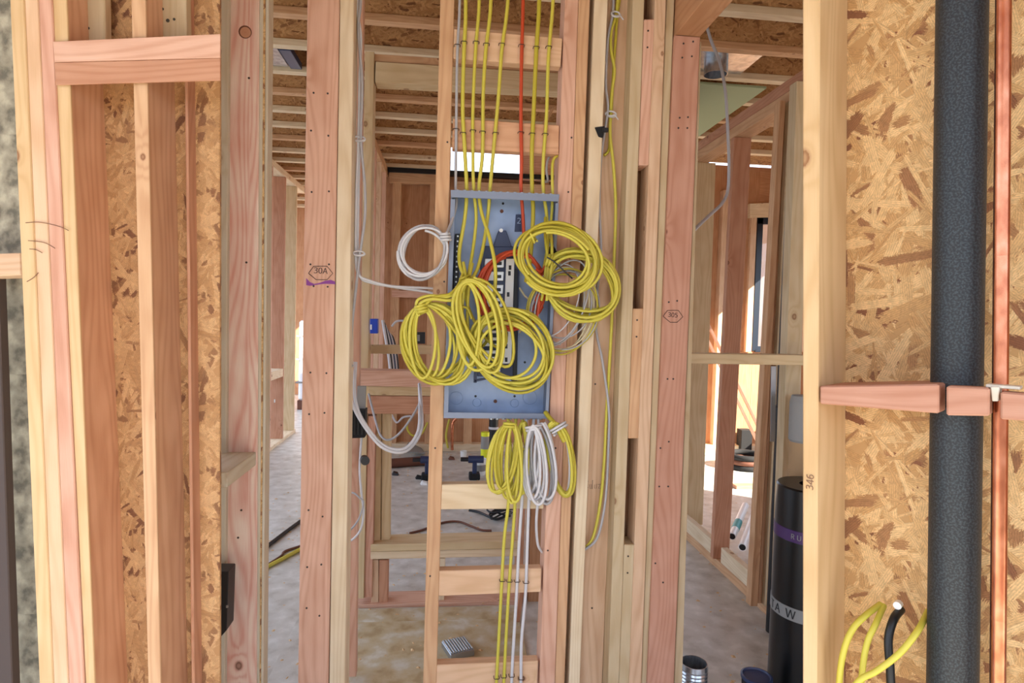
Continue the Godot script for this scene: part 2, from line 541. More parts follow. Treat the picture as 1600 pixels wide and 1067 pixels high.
# ---------- the stud wall that carries the panel
func wall_front():
	var w = struct("wall_front", "stud wall around the electrical panel")
	var z := 2.05
	var a = stud(w, M.fir_red, z, 0.04, 480.4, 530.5, 465.6, 513)
	a.set_meta("label", "wide reddish stud with nail heads and a hexagon mark")
	nails(a, [[490, 145], [512, 146], [486, 204], [513, 212], [487, 300], [514, 299], [485, 413], [514, 413], [490, 447], [512, 448], [485, 582], [510, 583], [483, 647], [507, 645], [482, 797], [504, 807], [480, 886], [502, 882], [479, 950], [499, 962]], z)
	var ink := [[482, 427], [490, 416], [511, 416], [520, 427], [511, 437], [494, 437], [482, 427]]
	var P := []
	for p in ink: P.append(at_z(p[0], p[1], z - 0.0012))
	tube("hexagon_mark", P, 0.0011, M.ink, a, 5)
	text("stud_number", "30A", at_z(501, 423, z - 0.0012), 0.019, Basis(Vector3.BACK, -0.03), M.ink, a)
	var sm := []
	var q := [[478.5, 440, 5.5], [484, 443.5, 3.0], [491, 444.5, 1.0], [500, 443, 1.2], [508, 441, 2.4], [517, 440.5, 3.2], [523.5, 442, 2.2]]
	for k in q.size() - 1:
		bar("purple_marker", a, M.purple, z - 0.0008, 0.0014, [q[k][0], q[k][1] - q[k][2], q[k + 1][0], q[k + 1][1] - q[k + 1][2], q[k + 1][0], q[k + 1][1] + q[k + 1][2], q[k][0], q[k][1] + q[k][2]], 0.0)
	stud(w, M.spruce, z, 0.09, 531.5, 553, 514.5, 539)
	stud(w, M.fir_red, 2.40, 0.04, 552, 568, 535, 556)
	var pl = stud(w, M.fir_tan, z, 0.09, 688, 710, 661, 682)
	nails(pl, [[699, 222], [694, 440], [680, 700], [672, 900]], z)
	var r1 = stud(w, M.fir_red, z, 0.09, 883, 904, 843, 867)
	nails(r1, [[893, 215], [888, 300], [868, 700], [856, 860]], z)
	stud(w, M.fir_tan, z, 0.09, 904.5, 922, 867.5, 882)
	stud(w, M.spruce, z, 0.09, 929, 950, 889, 906)
	var r4 = stud(w, M.fir_gold, z + 0.07, 0.04, 950, 984, 905, 941)
	nails(r4, [[950, 685], [930, 600], [915, 700], [925, 950]], z + 0.07)
	for s in [[[914, 753], [917, 749], [919, 752], [916, 757], [919, 762], [914, 764]], [[922, 764], [921, 757], [924, 757], [924, 764]], [[926, 750], [925.5, 764]], [[929, 757], [929, 763], [932, 763], [932, 756]], [[934, 757], [938, 756], [935, 763], [939, 763]]]:
		var pp := []
		for p in s: pp.append(at_z(p[0], p[1], z + 0.0692))
		tube("pencil_scribble", pp, 0.0007, M.ink, r4, 5)
	stud(w, M.strands_brown, z + 0.12, 0.012, 975, 996, 930, 956, 0.04, 3.05, 0, 1067, "strand_board_strip")
	stud(w, M.fir_dark, z + 0.13, 0.02, 915, 1060, 875, 1020, 0.04, 3.05, 0, 1067, "backing_board")
	stud(w, M.spruce_grey, z, 0.09, 989.5, 1007, 950, 967)
	# short filler blocks between two studs
	for f in [[30, 258, "fir_red"], [482, 685, "fir_tan"], [851, 1140, "spruce_grey"]]:
		var l = func(v): return 1007.5 - 40.5 * v / 1067.0
		var r = func(v): return 1023.5 - 40.5 * v / 1067.0
		var o = bar("filler_block", w, M[f[2]], z + 0.002, 0.085, [l.call(f[0]), f[0], r.call(f[0]), f[0], r.call(f[1]), f[1], l.call(f[1]), f[1]])
		nails(o, [[l.call(f[0] + 18.0) + 7.0, f[0] + 18.0], [l.call(f[0] + 44.0) + 7.0, f[0] + 44.0]], z + 0.002)
	stud(w, M.fir_gold, z, 0.09, 1023.5, 1041, 983, 1002)
	stud(w, M.spruce_grey, z + 0.012, 0.09, 1041.5, 1054, 1002, 1011)
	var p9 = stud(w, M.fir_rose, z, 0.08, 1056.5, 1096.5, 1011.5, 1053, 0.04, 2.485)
	p9.set_meta("label", "wide pinkish post with a hexagon mark")
	nails(p9, [[1068, 68], [1083, 65], [1066, 90], [1081, 88], [1062, 184], [1075, 183], [1060, 200], [1074, 200], [1045, 472], [1058, 470], [1043, 592], [1052, 592], [1032, 700], [1045, 690], [1030, 760], [1044, 760], [1024, 880], [1036, 910]], z)
	P = []
	for p in [[1036, 494], [1043, 485], [1060, 485], [1067, 495], [1058, 503.5], [1047, 503.5], [1036, 494]]: P.append(at_z(p[0], p[1], z - 0.0012))
	tube("hexagon_mark", P, 0.001, M.ink, p9, 5)
	text("stud_number", "305", at_z(1051.5, 492, z - 0.0012), 0.016, Basis(Vector3.BACK, -0.03), M.ink, p9)
	stud(w, M.spruce_grey, z + 0.03, 0.05, 1096, 1098, 1053.5, 1066, 0.04, 2.485)
	# header beam that runs forward from the post
	var tl = at_z(1056, 50, z); var tr = at_z(1095, 52, z)
	hexa("beam", [Vector3(tl.x, 2.487, -2.13), Vector3(tr.x, 2.487, -2.13), Vector3(tl.x, 2.76, -2.13), Vector3(tr.x, 2.76, -2.13), Vector3(tl.x, 2.487, 1.5), Vector3(tr.x, 2.487, 1.5), Vector3(tl.x, 2.76, 1.5), Vector3(tr.x, 2.76, 1.5)], M.fir_dark, w)
	# blocking between the two studs beside the panel
	for b in [[709, 45, 879, 59.5, 876, 104, 708, 91, "fir_pale"], [708, 184.5, 874, 195.5, 873, 241, 706.5, 232, "fir_salmon"], [690, 757, 851, 754, 849, 795, 688, 796, "spruce_white"], [685.5, 892, 846, 888, 845, 925, 684.5, 931.5, "fir_pale"], [680.5, 1039, 841, 1032.5, 839, 1073, 679, 1080, "fir_pale"]]:
		bar("blocking", w, M[b[8]], z + 0.004, 0.04, b.slice(0, 8))
	# near stud at the left, with the filler strips and the block beside it
	var k = stud(w, M.heartwood, 1.9, 0.04, 357, 405, 351, 401)
	disc("knot", at_z(383, 50, 1.8995), Vector3(0, 0, 1), 0.019, 0.001, M.rust, k, 18)
	disc("knot", at_z(383.5, 50.5, 1.8985), Vector3(0, 0, 1), 0.0155, 0.001, M.fir_brown, k, 18)
	nails(k, [[389, 122], [377, 797], [372, 840], [385, 410]], 1.9)
	stud(w, M.spruce_cool, 1.9, 0.05, 405, 411, 401, 405)
	var os = stud(w, M.strands, 1.903, 0.012, 411, 415, 405, 407.5, 0.04, 3.05, 0, 1067, "strand_board_strip")
	stud(w, M.spruce_cool, 1.9, 0.05, 415, 420, 407.5, 411)
	stud(w, M.spruce_cool, 1.88, 0.03, 338, 357, 334, 351)
	var c = at_z(400, 706, 1.9)
	box("blocking", Vector3(c.x - 0.1, c.y - 0.042, -1.9), Vector3(c.x, c.y, -1.66), M.spruce_cool, w)
	# bottom plates
	var l0 = at_z(470, 1067, z).x - 0.02
	box("plate", Vector3(l0, 0, -2.14), Vector3(at_z(550, 1067, z).x, 0.04, -2.05), M.fir_tan, w)
	box("plate", Vector3(at_z(655, 1067, z).x, 0, -2.14), Vector3(at_z(1070, 1067, z).x, 0.04, -2.05), M.fir_tan, w)

# ---------- framed opening behind
func wall_middle():
	var w = struct("wall_middle", "framed low opening behind the panel wall")
	var z := 3.05
	stud(w, M.spruce_green, z, 0.09, 572, 586.5, 552.5, 566, 0.05, 2.77)
	stud(w, M.fir_pink, z + 0.01, 0.08, 589, 600, 566, 578.5, 0.05, 0.98)
	bar("header", w, M.spruce_green, z, 0.09, [587, 96, 900, 116, 900, 144, 586, 128])
	bar("header", w, M.fir_tan, z + 0.02, 0.05, [569, 83, 900, 104, 900, 116, 569, 95])
	bar("blocking", w, M.fir_red, z - 0.16, 0.10, [559, 578, 712, 581, 712, 606, 558, 603])
	bar("blocking", w, M.spruce_green, z + 0.1, 0.06, [577, 539, 712, 540, 712, 554, 577, 552.5])
	bar("header", w, M.spruce_green, z - 0.01, 0.09, [575, 604, 712, 605, 712, 619, 574, 617.5])
	bar("header", w, M.fir_brown, z, 0.09, [574, 618, 712, 619.5, 712, 647, 573, 646.5])
	bar("stud", w, M.spruce_green, z + 0.06, 0.06, [583, 646, 596, 646, 594.5, 850, 581, 850])
	bar("stud", w, M.spruce_green, z + 0.06, 0.06, [597, 646, 611, 646, 609, 850, 595.5, 850])
	bar("sill", w, M.spruce_green, z, 0.14, [579, 851, 812, 845, 811, 857, 579, 862])
	bar("sill", w, M.spruce_white, z, 0.14, [579, 862.5, 811, 857.5, 811, 869, 579, 874])
	bar("stud", w, M.fir_gold, z + 0.02, 0.06, [580, 875, 591.5, 875, 591.5, 943, 580, 943])
	bar("stud", w, M.fir_brown, z + 0.02, 0.06, [592.5, 875, 606.5, 875, 605.5, 943, 592, 943])
	bar("stud", w, M.spruce, z + 0.02, 0.06, [686, 872, 696, 872, 694, 938, 684, 938])
	bar("plate", w, M.fir_red, z, 0.14, [552, 945, 812, 937, 812, 950, 552, 957])
	bar("stud", w, M.fir_brown, z + 0.01, 0.09, [812, 720, 823, 720, 816, 945, 805, 945])
	bar("stud", w, M.fir_dark, z + 0.03, 0.09, [832, 700, 850, 700, 843, 945, 825, 945])
	bar("brace", w, M.fir_brown, z - 0.2, 0.03, [812, 925, 819, 925, 806, 1012, 799, 1012])
	bar("end_panel", w, M.fir_dark, z + 0.2, 0.03, [826, 640, 880, 640, 872, 905, 820, 905])

# ---------- close wall section at the left
func wall_left_near():
	var w = struct("wall_left", "stud and strand board wall section")
	var d := 1.38
	var back := (B * Vector3(0, 0, -1)) * 0.125
	var up = func(called: String, m, dd: float, bk: Vector3, a0: float, b0: float, va: float, a1: float, b1: float, vb: float, y0: float, y1: float):
		var l0 = at_d(a0, va, dd); var l1 = at_d(a1, vb, dd); var r0 = at_d(b0, va, dd); var r1 = at_d(b1, vb, dd)
		return slab(called, on_line(l0, l1, y1), on_line(r0, r1, y1), on_line(r0, r1, y0), on_line(l0, l1, y0), bk, m, w)
	up.call("stud", M.spruce_tan, d, back, 15, 37.5, 0, 61, 83, 1067, 0.04, 2.9)
	up.call("stud", M.fir_pale, d + 0.003, back, 38, 59.5, 0, 83.5, 107, 1067, 0.04, 2.9)
	var s3 = up.call("stud", M.fir_pink, d, back, 60, 81, 0, 107.5, 131, 1067, 0.04, 2.9)
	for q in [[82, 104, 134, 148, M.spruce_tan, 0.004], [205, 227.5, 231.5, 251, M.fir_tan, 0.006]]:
		up.call("pale_lit_edge", q[4], d + q[5], back * 0.05, q[0], q[1], 0, q[2], q[3], 1067, 0.04, 2.9)  # front edge of the stud: its pale wood plus light put into the colour
		up.call("stud", M.fir_salmon, d + q[5] + 0.0065, back * 0.94, q[0], q[1] + 0.5, 0, q[2], q[3] + 0.5, 1067, 0.04, 2.9)
	up.call("stud", M.fir_brown, d + 0.09, back * 0.3, 287, 291.5, 0, 299, 304, 1067, 0.04, 2.9)
	# wide boards beside the studs
	var h1 = slab("header", at_d(82.5, 65, d - 0.006), at_d(344, 53, d - 0.006), at_d(344, 90, d - 0.006), at_d(85, 97, d - 0.006), back * 0.03, M.fir_red, w)
	slab("header", at_d(85, 98, d - 0.006), at_d(344, 91, d - 0.006), at_d(344, 125.5, d - 0.006), at_d(87, 132.5, d - 0.006), back * 0.03, M.fir_brown, w)
	# weathered cripple boards above the header
	slab("cripple", at_d(106, -160, d + 0.08), at_d(160, -160, d + 0.08), at_d(165, 78, d + 0.08), at_d(111, 78, d + 0.08), back * 0.2, M.spruce_grey, w)
	slab("cripple", at_d(238, -160, d + 0.08), at_d(287, -160, d + 0.08), at_d(292, 74, d + 0.08), at_d(243, 74, d + 0.08), back * 0.2, M.spruce_grey, w)
	for q in [[105, 22, 3], [118, 36, 4], [124, 26, 3], [128, 44, 3], [114, 44, 2], [240, 30, 5], [252, 32, 4], [262, 30, 3], [244, 14, 3], [229, 33, 3]]:
		disc("mould_spot", at_d(q[0] + 10, q[1], d + 0.0792), B * Vector3(0, 0, 1), q[2] * 0.0011, 0.001, M.mould, w, 9)
	var bd := d + 0.125
	var bx = on_line(at_d(75, 0, bd), at_d(120, 1067, bd), 0.04)
	slab("strand_board", at_d(60, -260, bd), at_d(343, -260, bd), at_d(343, 1640, bd), at_d(120, 1640, bd), back * 0.09, M.strands_brown, w)
	slab("weathered_sheet", at_d(-160, -260, bd - 0.002), at_d(55, -260, bd - 0.002), at_d(118, 1640, bd - 0.002), at_d(-160, 1640, bd - 0.002), back * 0.09, M.weathered, w)
	slab("blocking", at_d(-90, 398, d + 0.01), at_d(32, 395, d + 0.01), at_d(33, 430, d + 0.01), at_d(-90, 433, d + 0.01), back * 0.5, M.fir_gold, w)
	slab("dark_batten", at_d(-26, 430, d + 0.06), at_d(-3, 430, d + 0.06), at_d(34, 1500, d + 0.06), at_d(10, 1500, d + 0.06), back * 0.2, M.batten, w)
	slab("plate", at_d(-160, 1642, d), at_d(343, 1642, d), at_d(343, 1668, d), at_d(-160, 1668, d), back, M.fir_tan, w)
	# pencil marks across the studs
	for s in [[[40, 348], [60, 347], [78, 350], [96, 355], [107, 360]], [[44, 376], [58, 377], [72, 380], [86, 388]], [[46, 389], [56, 390], [66, 395]], [[42, 440], [52, 434], [60, 426]]]:
		var P := []
		for p in s: P.append(at_d(p[0], p[1], d - 0.0005))
		tube("pencil_mark", smooth(P, 4), 0.0009, M.ink_faint, s3, 5)

# ---------- close wall section at the right, turned about 45 degrees to the view
func wall_right_near():
	var w = struct("wall_right", "close stud bay with strand board, turned towards the room")
	var up = func(called: String, m, off: float, dep: float, a0: float, b0: float, a1: float, b1: float, y0: float, y1: float):
		var l0 = at_r(a0, 0, off); var l1 = at_r(a1, 1067, off); var r0 = at_r(b0, 0, off); var r1 = at_r(b1, 1067, off)
		return slab(called, on_line(l0, l1, y1), on_line(r0, r1, y1), on_line(r0, r1, y0), on_line(l0, l1, y0), wn * dep, m, w)
	var s = up.call("stud", M.spruce_tan, 0.0, 0.14, 1254, 1281, 1254, 1276, 0.03, 2.6)
	var yb := Basis(wn.cross(Vector3.UP) * 1.0, Vector3.UP, -wn)
	text("stud_number", "346", at_r(1265.5, 753, -0.0008), 0.011, yb * Basis(Vector3.BACK, PI / 2), M.ink_faint, s)
	up.call("strand_board", M.strands, 0.14, 0.012, 1290, 1680, 1285, 1680, 0.03, 2.6)
	var blk = func(q: Array):
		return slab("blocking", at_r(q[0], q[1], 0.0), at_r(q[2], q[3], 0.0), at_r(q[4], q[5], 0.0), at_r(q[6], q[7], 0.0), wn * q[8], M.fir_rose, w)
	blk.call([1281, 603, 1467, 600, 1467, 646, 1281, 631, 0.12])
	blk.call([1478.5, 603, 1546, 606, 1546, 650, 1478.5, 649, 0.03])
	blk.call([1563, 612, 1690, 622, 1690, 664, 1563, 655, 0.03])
	# insulated pipe and copper pipe behind the blocking
	var pipe = func(called, label, m, u0, u1, off, rpx):
		var a = at_r(u0, 0, off); var b = at_r(u1, 1067, off)
		var r: float = rpx / F * absf((b - EYE).dot(B * Vector3(0, 0, -1)) + (a - EYE).dot(B * Vector3(0, 0, -1))) * 0.5
		return tag(tube(called, [on_line(a, b, 2.6), on_line(a, b, 0.02)], r, m, self, 28), label, "pipe")
	pipe.call("insulated_pipe", "thick upright pipe in black foam insulation beside the copper pipe", M.foam_black, 1503, 1488, 0.075, 34.0)
	pipe.call("copper_pipe", "bare thin upright copper pipe held by a white clamp", M.copper, 1568, 1559, 0.045, 10.5)
	var c = thing("pipe_clamp", "white plastic clamp holding the copper pipe at the notched block", "clamp", at_r(1562, 615, 0.03))
	slab("flange", at_r(1540, 600, 0.012), at_r(1594, 604, 0.012), at_r(1594, 609, 0.012), at_r(1540, 605, 0.012), wn * 0.03, M.clamp_white, c, 0.001)
	slab("saddle", at_r(1547, 604, 0.008), at_r(1562, 604, 0.008), at_r(1560, 627, 0.008), at_r(1550, 627, 0.008), wn * 0.03, M.clamp_white, c, 0.001)
	var wires := [["yellow_wire", [[1376, 944, 0.1], [1352, 962, 0.06], [1331, 985, 0.04], [1317, 1023, 0.03], [1310, 1080, 0.03], [1306, 1140, 0.03]], 0.0048, "yellow", "short yellow cable bending lowest along the spruce stud"], ["yellow_wire", [[1381, 946, 0.1], [1368, 975, 0.06], [1355, 1004, 0.045], [1347, 1050, 0.04], [1340, 1140, 0.04]], 0.0046, "yellow", "short yellow cable standing upright between two others"], ["yellow_wire", [[1450, 955, 0.1], [1434, 985, 0.05], [1406, 1020, 0.03], [1370, 1048, 0.022], [1340, 1066, 0.02], [1318, 1110, 0.02]], 0.0046, "yellow", "short yellow cable leaning toward the black insulated pipe"], ["black_wire", [[1408, 952, 0.1], [1396, 968, 0.07], [1388, 1000, 0.055], [1391, 1050, 0.05], [1394, 1140, 0.05]], 0.0062, "black", "short black cable among the yellow cable ends"]]
	for q in wires:
		var P := []
		for p in q[1]: P.append(at_r(p[0], p[1], p[2]))
		tag(tube(q[0], smooth(P, 8), q[2], M[q[3]], self, 9), q[4], "cable")
	tag(disc("light_spot", at_r(1403, 945, 0.09), -wn, 0.006, 0.012, M.white_plastic, self, 10), "small white disc standing for light through a hole above the short black cable", "light spot")  # white disc painted for light coming through a hole in the board

# ---------- corridor wall far at the left
func wall_corridor():
	var w = struct("wall_corridor", "open stud wall along the bright corridor")
	var x = at_z(421, 262, 6.4).x
	var zs := [5.7, 6.1, 6.5, 7.0, 7.5]
	for i in zs.size():
		var z: float = zs[i]
		box("stud", Vector3(x - 0.14, 0.04, -z - 0.04), Vector3(x, 2.98, -z), [M.fir_brown, M.spruce_green, M.fir_red][i % 3], w)
	box("plate", Vector3(x - 0.14, 2.98, -7.9), Vector3(x, 3.05, -5.0), M.spruce_white, w)
	box("plate", Vector3(x - 0.14, 0, -7.6), Vector3(x, 0.04, -5.0), M.spruce_white, w)
	for q in [[6.1, 6.5, 1.1], [5.7, 6.1, 1.45], [6.5, 7.0, 0.75]]:
		box("blocking", Vector3(x - 0.14, q[2], -q[1]), Vector3(x, q[2] + 0.09, -q[0] - 0.04), M.spruce_white, w)
	var e = struct("wall_end", "sheathed end of the corridor")
	box("sheathing_panel", Vector3(-3.6, 0, -11.1), Vector3(-1.2, 3.3, -11.0), M.sheathing, e)
	box("sheathing_panel", Vector3(-1.199, 0, -11.1), Vector3(0.4, 3.3, -11.0), M.sheathing, e)

# ---------- wall beside the corridor, the closet frame and the far sheathing
func wall_far():
	var w = struct("wall_far", "far wall of orange sheathing with studs")
	var z := 6.7
	var xm = at_z(607, 263, z).x
	var top := 3.04
	# side wall running back to it
	var s = struct("wall_side", "reddish stud wall running to the far room")
	for i in 7:
		var zz := 3.9 + i * 0.43
		box("stud", Vector3(xm - 0.09, 0.04, -zz - 0.04), Vector3(xm, 2.97, -zz), [M.fir_red, M.fir_pink, M.fir_gold][i % 3], s)
	box("plate", Vector3(xm - 0.09, 2.97, -z), Vector3(xm, 3.05, -3.6), M.fir_tan, s)
	box("plate", Vector3(xm - 0.09, 0, -z), Vector3(xm, 0.04, -3.6), M.fir_tan, s)
	# sheathing, left open for the high window, the tall one and an unseen opening added for light
	var c0 = at_z(716, 274, z); var c1 = at_z(816, 276, z)
	var t0 = at_z(1176, 548, z); var t1 = at_z(1212, 345, z)
	var xr := 4.2
	box("sheathing_panel", Vector3(xm - 0.35, 0, -z - 0.02), Vector3(c0.x, 3.05, -z), M.sheathing, w)
	box("sheathing_panel", Vector3(c0.x, 0, -z - 0.02), Vector3(c1.x, c0.y, -z), M.sheathing, w)
	var o0 = at_z(885, 640, z); var o1 = at_z(1050, 280, z)  # unseen opening behind the studs, added to light the far floor
	box("sheathing_panel", Vector3(c1.x, 0, -z - 0.02), Vector3(o0.x, 3.3, -z), M.sheathing, w)
	box("sheathing_panel", Vector3(o1.x, 0, -z - 0.02), Vector3(t0.x, 3.3, -z), M.sheathing, w)
	box("sheathing_panel", Vector3(o0.x, 0, -z - 0.02), Vector3(o1.x, o0.y, -z), M.sheathing, w)
	box("sheathing_panel", Vector3(o0.x, o1.y, -z - 0.02), Vector3(o1.x, 3.3, -z), M.sheathing, w)
	box("sheathing_panel", Vector3(t0.x, 0, -z - 0.02), Vector3(t1.x + 0.5, t0.y, -z), M.sheathing, w)
	box("sheathing_panel", Vector3(t0.x, t1.y, -z - 0.02), Vector3(xr, 3.3, -z), M.sheathing, w)
	for u in [616, 674, 735, 845, 1094, 1128]:
		var a = at_z(u, 500, z - 0.09)
		box("stud", Vector3(a.x - 0.045, 0.05, -z), Vector3(a.x + 0.045, 3.0 if u != 735 else 1.2, -z + 0.09), M.fir_tan if u < 1000 else M.fir_gold, w)
	box("plate", Vector3(xm, 0, -z), Vector3(xr, 0.08, -z + 0.12), M.spruce, w)
	bar("header", w, M.fir_tan, z - 0.1, 0.08, [608, 269, 700, 273, 700, 288, 608, 285])
	bar("steel_angle", w, M.black, z - 0.13, 0.1, [606, 261, 870, 274, 870, 281, 606, 268])
	bar("header", w, M.fir_gold, z - 0.1, 0.08, [712, 283, 870, 289, 870, 305, 712, 300])
	bar("blocking", w, M.fir_red, z - 0.1, 0.08, [612, 453, 672, 455, 672, 466, 612, 464])
	bar("blocking", w, M.fir_red, z - 0.1, 0.08, [813, 236, 872, 240, 872, 284, 813, 281])
	bar("brace", w, M.fir_tan, 4.4, 0.04, [861, 168, 869, 165, 848, 205, 840, 206])
	# tall window with its dark frame
	var wi = struct("window_1", "tall window with a black frame")
	bar("frame", wi, M.frame_black, z - 0.02, 0.06, [1184, 340, 1212, 340, 1212, 350, 1184, 350])
	bar("frame", wi, M.frame_black, z - 0.02, 0.06, [1184, 340, 1193, 340, 1184, 548, 1175, 548])
	bar("frame", wi, M.frame_black, z - 0.02, 0.06, [1180, 541, 1212, 541, 1212, 550, 1180, 550])
	bar("pane", wi, M.glass, z + 0.0, 0.006, [1192, 350, 1212, 350, 1205, 543, 1183, 543])
	bar("header", w, M.spruce_white, z - 0.06, 0.06, [1172, 318, 1220, 316, 1220, 338, 1172, 340])
	bar("trim", w, M.fir_gold, z - 0.05, 0.05, [1174, 340, 1183, 340, 1174, 550, 1165, 550])
	var hi = struct("window_2", "high strip window under the ceiling")
	bar("frame", hi, M.frame_black, z, 0.05, [715, 272, 816, 277, 816, 281, 715, 276])

# ---------- partition with open studs at the right
func wall_partition():
	var w = struct("wall_partition", "open stud partition to the sunny room")
	var b0 = at_y(1074, 845, 0.0)
	var x = b0.x
	var m1 = at_z(1083, 818, 4.15)
	box("plate", Vector3(x, 0, -4.45), Vector3(x + 0.11, 0.055, -2.6), M.fir_tan, w)
	box("plate", Vector3(x, 0.056, -4.0), Vector3(x + 0.04, 0.15, -3.52), M.spruce, w)
	box("plate", Vector3(x, 0.056, -3.40), Vector3(x + 0.04, 0.15, -2.92), M.spruce, w)
	box("plate", Vector3(x, 2.66, -4.6), Vector3(x + 0.11, 2.72, -2.3), M.fir_brown, w)
	box("plate", Vector3(x, 2.6, -4.6), Vector3(x + 0.11, 2.659, -2.3), M.fir_tan, w)
	stud(w, M.spruce_green, 4.05, 0.04, 1089, 1119, 1069, 1098, 0.056, 2.6, 240, 818)
	stud(w, M.fir_brown, 3.46, 0.04, 1146, 1173, 1113, 1138, 0.056, 2.6, 240, 890)
	for q in [[1214, 1223, 1181, 1192, "fir_tan", 0.0], [1223, 1229, 1192, 1202, "fir_dark", 0.03], [1229, 1241, 1202, 1209, "spruce_grey", 0.0], [1241, 1249, 1209, 1219, "fir_dark", 0.01]]:
		stud(w, M[q[4]], 2.86 + q[5], 0.05, q[0], q[1], q[2], q[3], 0.056, 2.6, 240, 800)
	stud(w, M.spruce_grey, 2.62, 0.06, 1241, 1262, 1220, 1246, 0.0, 2.6, 240, 800)
	bar("blocking", w, M.spruce_green, 2.5, 0.09, [1070, 552, 1262, 555, 1262, 571, 1070, 568])

# ---------- the panel
func panel():
	var z := 2.03
	var tl = at_z(705, 297, z); var tr = at_z(873, 304, z); var br = at_z(856, 654, z); var bl = at_z(693.5, 653, z)
	var dep := Vector3(0, 0, -0.095)
	var p = thing("electrical_panel", "open grey steel breaker panel box between two studs", "electrical panel", (bl + br) * 0.5 + dep * 0.5)
	var rx: Vector3 = (tr - tl).normalized(); var dn: Vector3 = (bl - tl).normalized(); var dr: Vector3 = (br - tr).normalized()
	var t := 0.003
	slab("back_plate", tl + dep, tr + dep, br + dep, bl + dep, Vector3(0, 0, -0.002), M.panel_grey, p, 0.0005)
	slab("side_plate", tl, tl + rx * t, bl + rx * t, bl, dep, M.rim_grey, p, 0.0005)
	slab("side_plate", tr - rx * t, tr, br, br - rx * t, dep, M.rim_grey, p, 0.0005)
	slab("top_plate", tl, tr, tr + dr * t, tl + dn * t, dep, M.rim_grey, p, 0.0005)
	slab("bottom_plate", bl - dn * t, br - dr * t, br, bl, dep, M.rim_grey, p, 0.0005)
	slab("rim", tl + dn * 0.03 - rx * 0.001, tl + rx * 0.014 + dn * 0.03, bl + rx * 0.014, bl - rx * 0.001, Vector3(0, 0, 0.003), M.rim_grey, p, 0.0005)
	slab("rim", tr - rx * 0.010 + dr * 0.03, tr + rx * 0.001 + dr * 0.03, br + rx * 0.001, br - rx * 0.010, Vector3(0, 0, 0.003), M.rim_grey, p, 0.0005)
	slab("rim", tl - rx * 0.002, tr + rx * 0.002, tr + dr * 0.024, tl + dn * 0.024, Vector3(0, 0, 0.004), M.rim_grey, p, 0.0005)
	slab("rim", bl - dn * 0.02, br - dr * 0.018, br, bl, Vector3(0, 0, 0.0042), M.rim_grey, p, 0.0005)
	for k in 14:                     # cable bushings along the top
		var c: Vector3 = tl.lerp(tr, 0.06 + 0.067 * k) + Vector3(0, 0.002, -0.02)
		disc("bushing", c, Vector3.UP, 0.007, 0.009, M.steel, p, 9)
	for k in 9:
		var c: Vector3 = bl.lerp(br, 0.46 + 0.06 * k) + Vector3(0, -0.003, -0.03)
		disc("bushing", c, Vector3.UP, 0.008, 0.01, M.steel, p, 9)
	var zb := z + 0.093
	# knock-outs, holes
	for q in [[745, 629, 6.5], [804, 630, 6.5], [828, 621, 11.0], [713, 622, 10.0]]:
		var R := []
		for k in 19: R.append(at_z(q[0] + cos(TAU * k / 18.0) * q[2], q[1] + sin(TAU * k / 18.0) * q[2], zb))
		tube("knockout", R, 0.0008, M.panel_grey, p, 5)
	for q in [[743, 619], [804, 619], [731, 586], [820, 566], [786, 318]]: disc("hole", at_z(q[0], q[1], zb), Vector3(0, 0, 1), 0.0042, 0.002, M.black, p, 10)
	disc("keyhole", at_z(774, 627, zb), Vector3(0, 0, 1), 0.0065, 0.002, M.rust, p, 10)
	disc("keyhole", at_z(784, 330, zb), Vector3(0, 0, 1), 0.0065, 0.002, M.rust, p, 10)
	# interior: navy carrier, bus with sun glare put into its white, black insulators
	var zi := z + 0.055
	var ca = bar("bus_carrier", p, M.navy, zi + 0.012, 0.02, [752, 384, 812, 385, 808, 588, 746, 588])
	bar("bracket", ca, M.navy, zi + 0.01, 0.01, [779, 360, 791, 360, 800, 386, 770, 386])
	disc("bolt", at_z(783, 360, zi + 0.009), Vector3(0, 0, 1), 0.0065, 0.006, M.white_plastic, ca, 12)
	bar("bracket", ca, M.navy, zi + 0.01, 0.006, [741, 575, 745, 575, 745, 598, 740, 598])
	bar("bracket", ca, M.navy, zi + 0.01, 0.006, [741, 593, 760, 590, 760, 593, 741, 597])
	bar("bracket", ca, M.black, zi + 0.01, 0.006, [803, 420, 809, 420, 808, 600, 801, 600])
	disc("bolt", at_z(801, 592, zi + 0.009), Vector3(0, 0, 1), 0.008, 0.008, M.black, ca, 12)
	var bs = bar("bus_bar", p, M.white_plastic, zi, 0.006, [791, 404, 804, 404, 799, 568, 785, 568])  # shiny metal, white stands for the sun glare on it
	for q in [[797, 418], [796, 427], [794, 460], [792, 522], [791, 541], [791, 562]]:
		bar("slot", bs, M.black, zi - 0.0006, 0.003, [q[0] - 2, q[1] - 3.5, q[0] + 2, q[1] - 3.5, q[0] + 2, q[1] + 3.5, q[0] - 2, q[1] + 3.5], 0.0003)
	for k in 9:
		var v := 404.0 + k * 20.5
		var u := 764.0 - k * 0.7
		var f = bar("bus_finger", p, M.tin, zi - 0.004, 0.008, [u - 6, v, u + 24, v, u + 23, v + 14, u - 7, v + 14], 0.0015)
		bar("insulator", f, M.black, zi - 0.007, 0.006, [u + 8, v + 5, u + 20, v + 5, u + 20, v + 10, u + 8, v + 10], 0.001)
